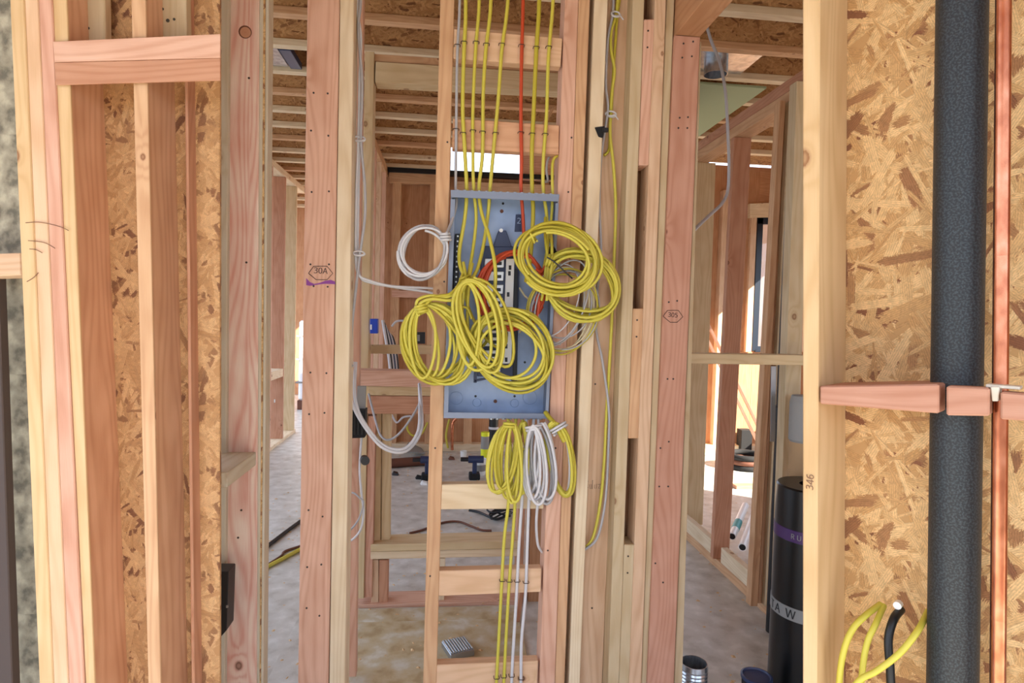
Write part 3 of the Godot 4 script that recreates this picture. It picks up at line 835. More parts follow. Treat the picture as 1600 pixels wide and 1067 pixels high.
	# terminal bars with screw rows
	for q in [[711, 365, 719, 365, 714, 492, 706, 492], [858, 385, 864, 385, 860, 470, 853, 470]]:
		var nb = bar("terminal_bar", p, M.black, z + 0.06, 0.02, q)
		for k in 16:
			var f := (k + 0.5) / 16.0
			disc("screw", at_z(lerpf(q[0], q[6], f) + 4.5, lerpf(q[1], q[7], f), z + 0.0595), Vector3(0, 0, 1), 0.0033, 0.003, M.tin, nb, 7)
	var bt = bar("label_plate", p, M.navy, zb - 0.003, 0.003, [806, 335, 820, 335, 819, 362, 804, 362])
	text("embossed_mark", "2", at_z(811, 345, zb - 0.0042), 0.02, Basis(), M.panel_grey, bt)

# ---------- cables stapled to the blocking
func staple(u: float, v: float, z: float, r: float, label: String):
	var a = at_z(u, v, z)
	var P := [a + Vector3(-r - 0.003, 0, -0.012), a + Vector3(-r - 0.003, 0, 0.004), a + Vector3(-r, 0, r + 0.0015), a + Vector3(r, 0, r + 0.0015), a + Vector3(r + 0.003, 0, 0.004), a + Vector3(r + 0.003, 0, -0.012)]
	tag(tube("staple", P, 0.0012, M.nail, self, 6), label, "staple", "cable staples on the blocking")
func feeds():
	var runs := [
		["grey_cable", "grey", 0.0048, [[719, -40], [718, 20], [714.5, 90], [713, 200], [712, 292, 2.06], [713, 320, 2.05], [705, 348, 2.02], [698, 364, 1.985]], "grey cable entering the panel's corner beside the left stud"],
		["yellow_cable", "yellow", 0.0066, [[727.5, -40], [727.5, 30], [725, 80], [723, 170], [726, 230], [729, 292, 2.06], [727, 335, 2.06], [718, 390, 2.05], [719, 415, 2.02], [727, 434, 1.985]], "yellow cable stapled next to the grey one above the panel"],
		["yellow_cable", "yellow", 0.0058, [[749.5, -40], [748, 20], [743, 80], [739, 170], [739, 240], [740, 292, 2.06], [744, 340, 2.07], [739, 390, 2.06], [731, 434, 1.99]], "second yellow cable over from the grey one above the panel"],
		["yellow_cable", "yellow", 0.0062, [[768, -40], [766, 20], [759, 80], [755, 150], [754, 240], [748.5, 292, 2.06], [752, 330, 2.05], [765, 372, 2.01], [774, 420, 1.97], [772, 470, 1.96]], "third yellow cable over from the grey one above the panel"],
		["yellow_cable", "yellow", 0.0062, [[796, -40], [792, 20], [784, 80], [779, 150], [773, 215], [766, 292, 2.06], [763, 330, 2.07], [756, 380, 2.06], [746, 420, 2.02], [733, 440, 1.99]], "yellow cable nearest the orange one on its left"],
		["orange_cable", "orange", 0.006, [[817.5, -40], [817, 20], [815, 90], [814, 180], [815, 250], [814, 292, 2.06], [817, 335, 2.07], [820, 380, 2.06], [828, 420, 2.04]], "orange cable stapled among the yellow ones above the panel"],
		["yellow_cable", "yellow_deep", 0.0072, [[843, -40], [842, 20], [838, 80], [834, 170], [831, 240], [831.5, 298, 2.06], [833, 335, 2.05], [829, 400, 2.03], [822, 440, 2.0]], "thick double yellow cable just past the orange one"],
		["yellow_cable", "yellow", 0.006, [[866, -40], [863, 20], [857, 90], [854, 180], [849, 250], [849, 298, 2.06], [854, 335, 2.06], [856, 380, 2.03], [850, 420, 2.0]], "long yellow cable stapled close to the paired right studs"],
		["yellow_cable", "yellow", 0.0052, [[884, 240, 2.12], [873, 242, 2.08], [864, 252, 2.07], [863, 280, 2.06], [863.5, 302, 2.06], [862, 335, 2.06], [858, 372, 2.03]], "short yellow cable bending out from behind the right stud"],
		["grey_cable", "grey", 0.004, [[880, 240, 2.13], [868, 240, 2.11], [857, 247, 2.1], [854, 265, 2.1], [856, 282, 2.1], [851, 284, 2.09]], "short grey cable stub behind the bent yellow cable"],
	]
	for r in runs:
		tag(tube(r[0], zpath(r[3], 2.042), r[2], M[r[1]], self, 9), r[4], "cable")
	var over := ["grey cable", "yellow cable next to the grey one", "second yellow cable from the grey one", "third yellow cable from the grey one", "yellow cable before the orange one", "orange cable", "yellow cable just after the orange one", "yellow cable beside the right stud"]
	var top := [[714.5, 71], [725, 66], [744, 66], [760, 69], [784, 69], [815, 71], [838, 74], [857.5, 73.5]]
	var mid := [[712.5, 202], [723.5, 208], [739, 204], [754, 206], [774.5, 208], [814, 207], [831.5, 209], [852, 209.5]]
	for i in 8:
		staple(top[i][0], top[i][1], 2.042, 0.0066, "staple over %s, on the highest block" % over[i])
		staple(mid[i][0], mid[i][1], 2.042, 0.0066, "staple over %s, just above the panel" % over[i])
	# the four that run down below
	var low := [
		["yellow_cable", "yellow", [[794, 655, 2.05], [798, 720, 2.0], [794, 790, 2.03], [788, 840], [783, 930], [776, 1060], [772, 1130]], "long yellow cable running down the lower blocks, outermost"],
		["yellow_cable", "yellow", [[806, 655, 2.05], [806, 720, 2.0], [804.5, 790, 2.03], [801, 840], [794.5, 930], [787.5, 1060], [785, 1130]], "long yellow cable running down the lower blocks, next to the white ones"],
		["white_cable", "white", [[822, 655, 2.05], [820, 720, 2.0], [815, 790, 2.03], [811, 850], [807, 930], [800, 1050], [798, 1130]], "long white cable running down the lower blocks, beside the yellow"],
		["white_cable", "white", [[834, 655, 2.05], [829, 720, 2.0], [826, 790, 2.03], [824, 850], [821, 930], [815, 1000], [814, 1060], [813, 1130]], "long white cable running down the lower blocks, nearest the right stud"],
	]
	for r in low: tag(tube(r[0], zpath(r[2], 2.042), 0.0056, M[r[1]], self, 9), r[3], "cable")
	for s in [[785, 907, "outer yellow"], [796, 908, "inner yellow"], [808, 908, "inner white"], [822, 910, "outer white"]]: staple(s[0], s[1], 2.042, 0.0066, "staple over the %s cable on the middle lower block" % s[2])
	for s in [[776, 1059, "outer yellow"], [787, 1057, "inner yellow"], [799.5, 1056, "inner white"], [814.5, 1060, "outer white"]]: staple(s[0], s[1], 2.042, 0.0066, "staple over the %s cable on the lowest block" % s[2])
	tag(tube("white_cable", zpath([[841, 650, 2.05], [842, 700, 2.01], [841, 770, 2.03], [838, 815, 2.06], [840, 848, 2.08], [846, 861, 2.09], [853, 866, 2.1]], 2.04), 0.005, M.white, self, 9), "white cable hooking into the right stud below the coils", "cable")

# ---------- coils
func coil(called: String, label: String, at: Array, strands: Array, group := ""):
	var o = thing(called, label, "cable coil", at_z(at[0], at[1], at[2]), group)
	for s in strands:                # [material, radius, ellipse, z, turns, wander, start]
		winding("strand", o, M[s[0]], s[1], s[2], s[3], s[4], s[5], s[6] if s.size() > 6 else rng.randf() * TAU)
	return o
# cable wrapped round a bundle: px centre, direction of the bundle in degrees, half width in px
func tie(o, m: Material, c: Array, z: float, along: float, half: float, turns := 3.0, r := 0.0048):
	var P := []
	var n := int(turns * 16)
	var d := Vector2(cos(deg_to_rad(along)), sin(deg_to_rad(along)))
	for i in n + 1:
		var a := TAU * i / 16.0
		var t := (float(i) / n - 0.5) * turns * 4.6
		var p := Vector2(c[0], c[1]) + d * t + Vector2(-d.y, d.x) * cos(a) * half
		P.append(at_z(p.x, p.y, z - 0.016 * sin(a)))
	tube("tie", P, r, m, o, 7)
# turns that all pass the tie: [tie u, v], far end [u, v], spread of the far end [u, v], half width from..to, count of turns
func fan(called: String, parent, m: Material, r: float, T: Array, O: Array, spread: Array, w: Array, z: float, turns: int):
	var P := []
	var t0 := Vector2(T[0], T[1])
	var deep := rng.randf_range(-0.014, 0.014)
	for k in turns:
		var far := Vector2(O[0] + rng.randf_range(-1, 1) * spread[0], O[1] + rng.randf_range(-1, 1) * spread[1])
		var tt := t0 + Vector2(rng.randf_range(-3, 3), rng.randf_range(-3, 3))
		var half := rng.randf_range(w[0], w[1])
		var lop := rng.randf_range(-0.35, 0.35)
		var d1 := rng.randf_range(-0.02, 0.02)
		var d := far - tt
		var q := Vector2(-d.y, d.x).normalized()
		for i in 28:
			var a := TAU * i / 28.0
			var p := tt + d * (0.5 - 0.5 * cos(a)) + q * sin(a) * half * (1.0 + lop * cos(a))
			P.append(at_z(p.x, p.y, z + deep + d1 * sin(a * 0.5) + 0.008 * sin(a)))
	for pass_ in 2:                   # ease the step from one turn to the next
		for i in range(1, P.size() - 1): P[i] = (P[i - 1] + P[i] * 2.0 + P[i + 1]) / 4.0
	return tube(called, P, r, m, parent, 7)
func coils():
	var y := 0.0053
	var c = coil("yellow_coil", "big yellow cable coil hanging outside the panel over the left stud", [683, 605, 1.98], [])
	for k in 5: fan("strand", c, M.yellow if k % 2 == 0 else M.yellow_deep, y, [659, 476], [699, 594], [22, 8], [32, 49], 1.97 - 0.006 * k, 2)
	fan("strand", c, M.yellow, y, [658, 478], [668, 594], [10, 10], [10, 30], 1.955, 2)
	fan("strand", c, M.yellow, y, [658, 476], [704, 588], [6, 8], [46, 52], 1.98, 2)
	tie(c, M.yellow, [659, 483], 1.95, 70, 8)
	tube("lead", zpath([[652, 492, 1.95], [652, 470, 1.945], [672, 462, 1.945], [700, 464, 1.95], [716, 452, 1.96], [727, 434, 1.975], [724, 410, 2.02]]), y, M.yellow, c)
	tube("lead", zpath([[656, 488, 1.94], [657, 474, 1.937], [675, 467, 1.937], [704, 469, 1.945], [720, 458, 1.955], [732, 436, 1.97], [738, 412, 2.02]]), y, M.yellow, c)
	tube("lead", zpath([[660, 480, 1.945], [680, 464, 1.943], [702, 460, 1.95], [716, 446, 1.96], [723, 428, 1.98]]), y, M.yellow_deep, c)
	tube("lead", zpath([[705, 472, 1.96], [718, 478, 1.96], [730, 482, 1.965], [737, 498, 1.97]]), 0.004, M.yellow_deep, c)
	c = coil("yellow_coil", "tall loops of yellow cable hanging in front of the panel's middle", [765, 585, 1.98], [])
	fan("strand", c, M.yellow, y, [731, 436], [777, 580], [12, 6], [26, 38], 1.92, 3)
	fan("strand", c, M.yellow_deep, y, [731, 436], [782, 570], [14, 8], [24, 36], 1.925, 2)
	fan("strand", c, M.yellow, y, [730, 440], [744, 576], [10, 6], [14, 28], 1.925, 2)
	fan("strand", c, M.yellow_deep, y, [732, 440], [770, 540], [20, 20], [20, 34], 1.99, 2)
	tie(c, M.yellow_deep, [728, 437], 1.97, 60, 7, 2.4)
	tube("lead", zpath([[728, 436, 1.96], [724, 460, 1.97], [722, 500, 1.98], [728, 545, 1.98], [742, 572, 1.98]]), y, M.yellow, c)
	tube("lead", zpath([[734, 440, 1.965], [731, 470, 1.975], [731, 510, 1.98], [738, 552, 1.98]]), y, M.yellow_deep, c)
	c = coil("yellow_coil", "wide yellow cable coil low in front of the open panel", [800, 606, 1.97], [
		["yellow", y, [800, 545, 58, 58, 40], 1.965, 2.4, 5.0], ["yellow_deep", y, [797, 548, 62, 54, 45], 1.955, 2.2, 6.0], ["yellow", y, [803, 542, 63, 54, 48], 1.945, 2.3, 6.0], ["yellow", y, [795, 549, 58, 50, 40], 1.95, 2.0, 7.0], ["yellow_deep", y, [800, 545, 66, 56, 46], 1.97, 1.6, 4.0], ["yellow", y, [793, 552, 50, 44, 30], 1.94, 1.3, 6.0]])
	c = coil("yellow_coil", "round yellow cable coil, upper of the two beside the right stud", [872, 462, 1.95], [
		["yellow", y, [873, 404, 63, 48, 16], 1.945, 2.3, 3.5], ["yellow_deep", y, [871, 403, 61, 46, 20], 1.935, 2.0, 3.5], ["yellow", y, [874, 408, 62, 49, 22], 1.925, 2.2, 4.5], ["yellow", y, [869, 405, 58, 46, 10], 1.93, 2.0, 5.0], ["yellow_deep", y, [870, 401, 57, 42, 12], 1.94, 1.5, 5.0]])
	tie(c, M.yellow, [832, 369], 1.94, -30, 10, 1.0, 0.004)
	c = coil("yellow_coil", "round yellow cable coil, lower of the two across the right studs", [910, 500, 1.99], [["yellow", y, [912, 447, 57, 52, 24], 1.985, 2.2, 4.0]])
	for k in 3: fan("strand", c, M.yellow if k != 1 else M.yellow_deep, y, [858, 410], [958, 476], [8, 10], [40, 54], 1.995 - 0.006 * k, 2)
	tie(c, M.yellow, [859, 407], 1.975, 15, 8, 2.0)
	tube("tape_strip", zpath([[855, 402, 1.945], [866, 409, 1.94], [880, 422, 1.94], [894, 435, 1.95]]), 0.005, M.black, c, 8, 0.5)
	tube("lead", zpath([[846, 470, 1.99], [852, 440, 1.985], [856, 412, 1.98], [852, 370, 2.0], [852, 340, 2.05]]), y, M.yellow_deep, c)
	tube("lead", zpath([[854, 470, 1.985], [858, 440, 1.98], [862, 412, 1.975], [862, 380, 2.0], [860, 350, 2.05]]), y, M.yellow, c)
	coil("thin_wire_coil", "loose grey and cream wire loops hanging behind the yellow coils", [880, 545, 2.02], [
		["grey", 0.0026, [882, 480, 46, 62, 14], 2.015, 2.0, 6.0], ["cream", 0.0026, [880, 482, 50, 60, 10], 2.02, 2.0, 6.0], ["grey", 0.003, [874, 480, 44, 60, 20], 2.005, 2.0, 8.0], ["yellow_deep", 0.003, [878, 486, 52, 62, 12], 2.01, 2.0, 5.0], ["white", 0.0024, [866, 472, 36, 62, 22], 2.02, 1.0, 4.0]])
	c = coil("orange_coil", "orange cable coil tucked behind the yellow loops in the panel", [796, 514, 2.02], [
		["orange", 0.006, [797, 455, 52, 60, 10], 2.03, 2.0, 3.0], ["orange", 0.006, [800, 452, 48, 54, 14], 2.02, 2.0, 3.5]])
	tube("lead", zpath([[838, 420, 2.01], [846, 424, 2.0], [856, 410, 1.99], [862, 398, 2.0]]), 0.0055, M.orange, c)
	tube("lead", zpath([[836, 470, 2.02], [842, 462, 2.01], [840, 490, 2.01], [832, 508, 2.02]]), 0.0065, M.orange, c)
	c = coil("white_coil", "white cable coil hanging on the panel's left stud", [662, 440, 2.02], [
		["white", 0.0046, [661, 394, 37, 42, 24], 2.02, 2.0, 2.0], ["white", 0.0046, [663, 392, 36, 38, 30], 2.01, 2.0, 2.5], ["grey", 0.0046, [664, 396, 34, 44, 18], 2.015, 1.2, 2.0]])
	tie(c, M.white, [696, 370], 2.005, 80, 7, 2.6, 0.0046)
	# hanging coils under the panel
	c = coil("yellow_coil", "long bunch of yellow cable loops hanging below the panel", [795, 786, 2.0], [])
	for k in 4: fan("strand", c, M.yellow if k % 2 == 0 else M.yellow_deep, y, [797, 661], [783, 774], [15, 8], [13, 23], 1.99 - 0.01 * k, 2)
	fan("strand", c, M.yellow, y, [800, 661], [802, 784], [4, 4], [8, 13], 1.965, 2)
	tie(c, M.yellow, [797, 664], 1.97, 88, 9, 1.4)
	c = coil("yellow_coil", "narrow yellow cable loops between the yellow bunch and white coils", [815, 775, 2.01], [])
	fan("strand", c, M.yellow, y, [818, 658], [812, 778], [5, 5], [7, 12], 2.0, 2)
	fan("strand", c, M.yellow_deep, y, [819, 658], [818, 740], [4, 20], [6, 10], 2.01, 2)
	tie(c, M.yellow_deep, [819, 703], 1.995, 85, 7, 1.2, 0.004)
	c = coil("white_coil", "bunch of white cable loops hanging below the panel", [838, 790, 2.0], [])
	fan("strand", c, M.white, y, [834, 664], [830, 778], [6, 6], [9, 15], 1.985, 2)
	fan("strand", c, M.grey, y, [840, 662], [850, 790], [6, 5], [14, 20], 2.0, 2)
	fan("strand", c, M.white, y, [846, 660], [858, 786], [6, 6], [14, 20], 1.99, 2)
	fan("strand", c, M.white, y, [836, 666], [842, 786], [10, 6], [12, 18], 1.97, 2)
	tie(c, M.white, [834, 668], 1.98, 75, 12, 1.3)
	c = coil("mixed_coil", "yellow and white cable coil tied with white at the panel corner", [885, 778, 2.0], [])
	fan("strand", c, M.yellow, y, [866, 660], [886, 776], [4, 3], [17, 21], 1.99, 2)
	fan("strand", c, M.white, y, [866, 662], [880, 772], [4, 4], [14, 18], 1.985, 1)
	fan("strand", c, M.yellow_deep, y, [868, 660], [888, 774], [4, 4], [15, 20], 1.98, 2)
	tie(c, M.white, [874, 669], 1.98, 55, 13, 2.0, 0.0042)
	tube("lead", zpath([[852, 644, 2.03], [858, 652, 2.01], [868, 664, 1.985], [882, 690, 1.98]]), 0.008, M.yellow_deep, c)
	# loose conductors and the black lead inside the box
	var l = thing("black_lead", "black cable end lying beside the right coils in the panel", "cable", at_z(858, 375, 2.04))
	tube("jacket", zpath([[862, 345, 2.06], [861, 372, 2.04], [866, 392, 2.03], [870, 396, 2.02]]), 0.007, M.black, l)
	tag(tube("white_wire_lead", zpath([[812, 450, 2.06], [820, 462, 2.04], [826, 470, 2.035], [822, 490, 2.04], [812, 520, 2.06]]), 0.0035, M.cream, self, 7), "thin cream wire inside the panel beside the bus bar", "wire")

# ---------- cables at the sides of the panel wall
func side_cables():
	var W := "cable"
	var add = func(called, P, z, r, m, label): return tag(tube(called, zpath(P, z), r, M[m], self, 8), label, W)
	add.call("yellow_cable", [[968, -40], [963, 20], [955, 50], [955, 80], [960, 110], [956, 145], [954, 178], [953.5, 212], [959, 265], [962, 330], [959, 420], [955, 520], [948, 640], [944, 720], [938, 785], [927, 838], [912, 858]], 2.095, 0.0056, "yellow", "long yellow cable running down the recessed stud to a hooked end")
	add.call("yellow_cable", [[974, -40], [965, 20], [962, 60], [959, 100], [957, 140], [955, 178], [953, 200], [952, 232], [944, 243]], 2.105, 0.005, "yellow_deep", "shorter yellow cable tied beside the grey one up high")
	add.call("grey_cable", [[957, -40], [958, 15], [950, 60], [947, 110], [947, 140], [950, 168], [945, 205], [938.5, 255], [936.5, 320], [939, 390], [934, 450], [931, 511], [941, 563], [951, 636], [951, 690], [946, 780], [934, 838], [916, 857], [905, 862]], 2.085, 0.0046, "grey", "long grey cable wandering down beside the yellow one")
	for q in [[962, 22], [954, 178]]:
		var o = thing("cable_tie", "white plastic tie around the %s cables" % ("topmost grouped" if q[1] < 100 else "yellow and grey"), "cable tie", at_z(q[0], q[1], 2.085))
		winding("loop", o, M.white, 0.003, [q[0], q[1], 8, 4, 8], 2.08, 1.6, 0.8)
		tube("tail", zpath([[q[0] + 6, q[1] + 1, 2.075], [q[0] + 10, q[1] + 6, 2.07], [q[0] + 12, q[1] + 9, 2.07]]), 0.0022, M.white, o)
	var b = thing("cable_clip", "black plastic cable clip on the pale right stud", "clip", at_z(938, 212, 2.045))
	hexa("body", [at_z(935, 214, 2.045), at_z(942, 216, 2.045), at_z(929, 199, 2.045), at_z(945, 197, 2.045), at_z(935, 214, 2.075), at_z(942, 214, 2.075), at_z(929, 199, 2.075), at_z(945, 197, 2.075)], M.black_matt, b)
	bar("lug", b, M.black, 2.04, 0.01, [942, 199, 951, 199, 951, 206, 942, 206], 0.002)
	# white cables along the pale left stud
	add.call("white_cable", [[556, -40], [559, 20], [564, 60], [562, 120], [560, 217], [557, 300], [556, 396], [560, 428], [576, 438], [612, 447], [668, 450], [690, 452]], 2.12, 0.0046, "white", "white cable turning from the left stud to the panel, upper run")
	add.call("white_cable", [[562, -40], [560, 25], [562, 70], [563, 140], [562, 217], [560, 300], [559, 396], [563, 432], [582, 442], [620, 449], [672, 457], [690, 466]], 2.13, 0.0046, "white", "white cable turning from the left stud to the panel, lower run")
	add.call("white_cable", [[566, -40], [563, 10], [560, 50], [566, 130], [564, 217], [570, 290], [570, 340], [562, 400], [554, 470], [549, 520], [548, 566], [551, 572]], 2.11, 0.0046, "grey", "pale grey cable dropping past the left stud to the notched block")
	for v in [217, 396]:
		var o = thing("cable_tie", "white tie on the cables beside the left stud, %s one" % ("upper" if v < 300 else "lower"), "cable tie", at_z(560, v, 2.11))
		winding("loop", o, M.white, 0.003, [561, v, 9, 3, 4], 2.11, 1.5, 0.5)
	add.call("white_cable", [[552, 566, 2.3], [546, 590, 2.26], [547, 619, 2.24], [560, 651, 2.24], [585, 687, 2.24], [605, 703, 2.25], [630, 706, 2.27], [648, 692, 2.3], [659, 667, 2.32], [658, 630, 2.4], [655, 600, 2.6]], 2.25, 0.0062, "white", "white cable in a deep hanging loop, outermost, left of the panel")
	add.call("white_cable", [[556, 566, 2.3], [554, 606, 2.26], [557, 633, 2.25], [569, 660, 2.24], [597, 694, 2.25], [630, 701, 2.27], [652, 677, 2.3], [656, 640, 2.36], [655, 600, 2.6]], 2.25, 0.006, "white", "white cable in a deep hanging loop, inner one, left of the panel")
	add.call("white_cable", [[576, 615, 2.6], [589, 665, 2.55], [598, 684, 2.5], [612, 686, 2.48], [632, 668, 2.46], [656, 628, 2.5], [656, 600, 2.7]], 2.5, 0.0046, "grey", "thin grey cable in a shallow loop behind the white loops")
	var bx = thing("black_outlet_box", "black plastic outlet box on the stud below the white loop", "outlet box", at_z(557, 686, 2.33))
	bar("body", bx, M.black_matt, 2.33, 0.06, [544, 641, 571, 640, 570, 684, 543, 685])
	for k in 4: bar("rib", bx, M.black, 2.326, 0.006, [546.5 + 6 * k, 646, 549.5 + 6 * k, 646, 549 + 6 * k, 679, 546 + 6 * k, 679], 0.001)
	bar("cover", bx, M.paper_grey, 2.36, 0.01, [558, 603, 572, 603, 571, 640, 557, 640])
	add.call("white_cable", [[565, 684, 2.36], [562, 731, 2.34], [565, 772, 2.32], [568, 800, 2.31], [564, 826, 2.31], [552, 842, 2.32], [540, 847, 2.36]], 2.33, 0.0042, "white", "white cable curling down from the black outlet box")
	add.call("white_cable", [[540, 772, 2.36], [552, 770, 2.32], [562, 778, 2.3], [568, 786, 2.3], [560, 812, 2.31], [544, 832, 2.33]], 2.33, 0.0034, "grey", "thin grey cable knotted below the black outlet box")
	tag(disc("round_knob", at_z(570, 719, 2.34), Vector3(0.3, 0, 1).normalized(), 0.017, 0.03, M.black, self, 16), "small round black plug beside the white curling cable", "plug")
	var bb = thing("black_box", "black box fixed low on the striped near stud", "outlet box", at_z(352, 1000, 1.78))
	bar("body", bb, M.black, 1.80, 0.06, [330, 893, 357, 893, 354, 985, 330, 1012])
	bar("tab", bb, M.steel, 1.797, 0.004, [353, 946, 356, 946, 356, 950, 353, 950], 0.0005)

# ---------- things in the far rooms behind the panel
func far_things():
	var lay = func(u, v, y := 0.0): return at_y(u, v, y)
	var bx = thing("blue_outlet_box", "blue plastic outlet box on the stud left of the panel", "outlet box", at_z(584, 521, 3.02))
	bar("body", bx, M.blue, 3.02, 0.05, [578, 498, 590, 498, 590, 521, 578, 521])
	bar("label_mark", bx, M.white_plastic, 3.018, 0.003, [578.5, 507, 581, 507, 581, 515, 578.5, 515], 0.0003)
	var x = at_z(421, 262, 6.4).x
	var b2 = thing("blue_outlet_box", "blue plastic outlet box on the bright corridor stud", "outlet box", Vector3(x - 0.05, 0.88, -6.46))
	box("body", Vector3(x - 0.13, 0.86, -6.49), Vector3(x + 0.0, 1.0, -6.42), M.blue, b2)
	bar("label_mark", b2, M.white_plastic, 6.415, 0.003, [428, 624, 430, 624, 430, 629, 428, 629], 0.0003)
	var wb = thing("wire_bundle", "bundle of white and black wires behind the left coil", "cable bundle", at_z(610, 580, 4.4))
	for k in 6:
		tube("wire", zpath([[598 + k * 1.6, 500 + 4 * k], [603 + k * 2.2, 530], [608 + k * 2.4, 560], [611 + k * 2.2, 590]], 4.4 + 0.01 * k), 0.011, [M.white, M.black, M.white, M.navy, M.white, M.black][k], wb, 7)
	tube("wire", zpath([[612, 510, 4.4], [620, 502, 4.4], [634, 502, 4.4], [650, 510, 4.4]]), 0.008, M.white, wb, 7)
	var dv = thing("black_device", "small black box mounted on the far stud behind the left coil", "junction box", at_z(656, 538, 5.0))
	bar("body", dv, M.black, 5.0, 0.06, [648, 519, 664, 519, 664, 537, 648, 537])
	bar("cover", dv, M.paper_grey, 4.995, 0.01, [652, 523, 656, 523, 656, 533, 652, 533], 0.001)
	# loose wires on the far wall
	for q in [["yellow_wire_loops", [[640, 655], [636, 668], [644, 680], [658, 678], [668, 660]], "yellow", "yellow wire loop drooping on the far orange wall"], ["white_wire_loops", [[612, 648], [620, 660], [630, 652], [642, 650]], "white", "white wire ends curling on the far orange wall"]]:
		tag(tube(q[0], zpath(q[1], 6.55), 0.012, M[q[2]], self, 6), q[3], "wire")
	tag(tube("yellow_wire_drop", zpath([[702, 655], [697, 680], [700, 700]], 6.55), 0.012, M.yellow, self, 6), "yellow wire hanging down behind the panel's lower corner", "wire")
	tag(tube("copper_stub", zpath([[713, 654], [707, 664], [706.5, 703]], 6.5, 6), 0.016, M.copper, self, 10), "copper pipe stub rising from the far floor", "pipe")
	# floor clutter
	var c1 = lay.call(628, 716); var c2 = lay.call(664, 714)
	var sh = slab("cardboard_sheet", c1 + Vector3(0.05, 0.12, -0.25), c2 + Vector3(-0.05, 0.03, -0.3), c2 + Vector3(0, 0.045, 0), c1 + Vector3(0, 0.075, 0), Vector3(0, -0.012, 0), M.paper_grey)
	tag(sh, "grey sheet of cardboard lying on the far floor", "cardboard")
	tag(tube("brown_tube", [lay.call(608, 731) + Vector3(0, 0.045, 0), lay.call(664, 727) + Vector3(0, 0.045, 0)], 0.045, M.rust, self, 14), "brown cardboard tube lying on the far floor", "tube")
	var drill = func(u, v, label, k):
		var p: Vector3 = lay.call(u, v)
		var o = thing("power_drill", label, "drill", p)
		box("battery", p + Vector3(-0.05, 0, -0.06), p + Vector3(0.05, 0.055, 0.06), M.black_matt, o, 0.008)
		hexa("handle", [p + Vector3(-0.02, 0.05, 0.03), p + Vector3(0.02, 0.05, 0.03), p + Vector3(-0.02, 0.17, 0.05), p + Vector3(0.02, 0.17, 0.05), p + Vector3(-0.02, 0.05, -0.02), p + Vector3(0.02, 0.05, -0.02), p + Vector3(-0.02, 0.17, 0.0), p + Vector3(0.02, 0.17, 0.0)], M.navy, o, 0.008)
		tube("motor", [p + Vector3(0.08 * k, 0.185, 0.02), p + Vector3(-0.06 * k, 0.185, 0.02)], 0.034, M.navy, o, 12)
		tube("chuck", [p + Vector3(-0.06 * k, 0.185, 0.02), p + Vector3(-0.13 * k, 0.185, 0.02)], 0.02, M.black, o, 10)
	drill.call(667, 749, "dark blue cordless drill standing beside the panel's left stud", 1.0)
	drill.call(741, 748, "black cordless drill beside the white bucket", 1.0)
	var bk: Vector3 = lay.call(749, 741)
	var bu = thing("white_bucket", "small white bucket with grey print behind the drill", "bucket", bk)
	lathe("body", bk, [[0.0, 0.0], [0.055, 0.0], [0.062, 0.15], [0.058, 0.15], [0.052, 0.01]], M.white_plastic, bu, 20)
	lathe("print_band", bk, [[0.0595, 0.04], [0.0625, 0.1]], M.paper_grey, bu, 20)
	var tb: Vector3 = lay.call(757, 722)
	var lv = thing("yellow_post", "upright bright yellow and silver tube on the far floor", "tube", tb)
	lathe("lower_sleeve", tb, [[0.0, 0.0], [0.042, 0.0], [0.042, 0.14]], M.lime, lv, 18)
	lathe("silver_band", tb, [[0.042, 0.14], [0.042, 0.27]], M.paper_grey, lv, 18)
	lathe("cap", tb, [[0.043, 0.27], [0.043, 0.31], [0.0, 0.31]], M.lime, lv, 18)
	var bp: Vector3 = lay.call(770, 714)
	var bq = thing("black_pipe", "upright black pipe with white straps beside the yellow tube", "pipe", bp)
	lathe("pipe", bp, [[0.05, 0.0], [0.05, 0.9]], M.black, bq, 18)
	for h in [0.08, 0.3, 0.5]: lathe("strap", bp, [[0.05, h], [0.054, h + 0.004], [0.054, h + 0.022], [0.05, h + 0.026]], M.white, bq, 18)
	var dt: Vector3 = lay.call(724, 716)
	tag(lathe("white_cup", dt, [[0.0, 0.0], [0.03, 0.0], [0.034, 0.08], [0.03, 0.08], [0.026, 0.01]], M.white_plastic, self, 14), "little white cup on the far floor plate", "cup")
	for q in [[706, 718, "rust", "dark brown scrap by the copper stub on the far floor"], [618, 742, "black", "small black scrap on the far floor near the tube"], [663, 757, "white_plastic", "white scrap on the floor by the blue drill"], [655, 748, "black_matt", "flat black scrap beside the blue drill"]]:
		var p: Vector3 = lay.call(q[0], q[1])
		tag(hexa("floor_scrap", [p + Vector3(-0.03, 0, 0.02), p + Vector3(0.03, 0, 0.03), p + Vector3(-0.02, 0.03, 0.015), p + Vector3(0.02, 0.02, 0.02), p + Vector3(-0.04, 0, -0.03), p + Vector3(0.03, 0, -0.02), p + Vector3(-0.02, 0.035, -0.02), p + Vector3(0.02, 0.025, -0.02)], M[q[2]]), q[3], "scrap")
	var cord = func(called, P, r, m, label):
		var L := []
		for p in P: L.append(lay.call(p[0], p[1], r))
		return tag(tube(called, smooth(L, 6), r, M[m], self, 7), label, "cord")
	cord.call("red_cable", [[640, 833], [660, 828], [690, 817], [716, 815], [736, 822], [752, 828], [768, 829]], 0.008, "rust", "thin reddish cord winding across the far floor")
	cord.call("black_cable", [[733, 797], [748, 800], [762, 806], [775, 811], [790, 806], [800, 800]], 0.009, "black", "thin black cord leading to a tangle on the floor")
	var tg = thing("cord_tangle", "tangled heap of black cord behind the lower blocks", "cord", lay.call(784, 810))
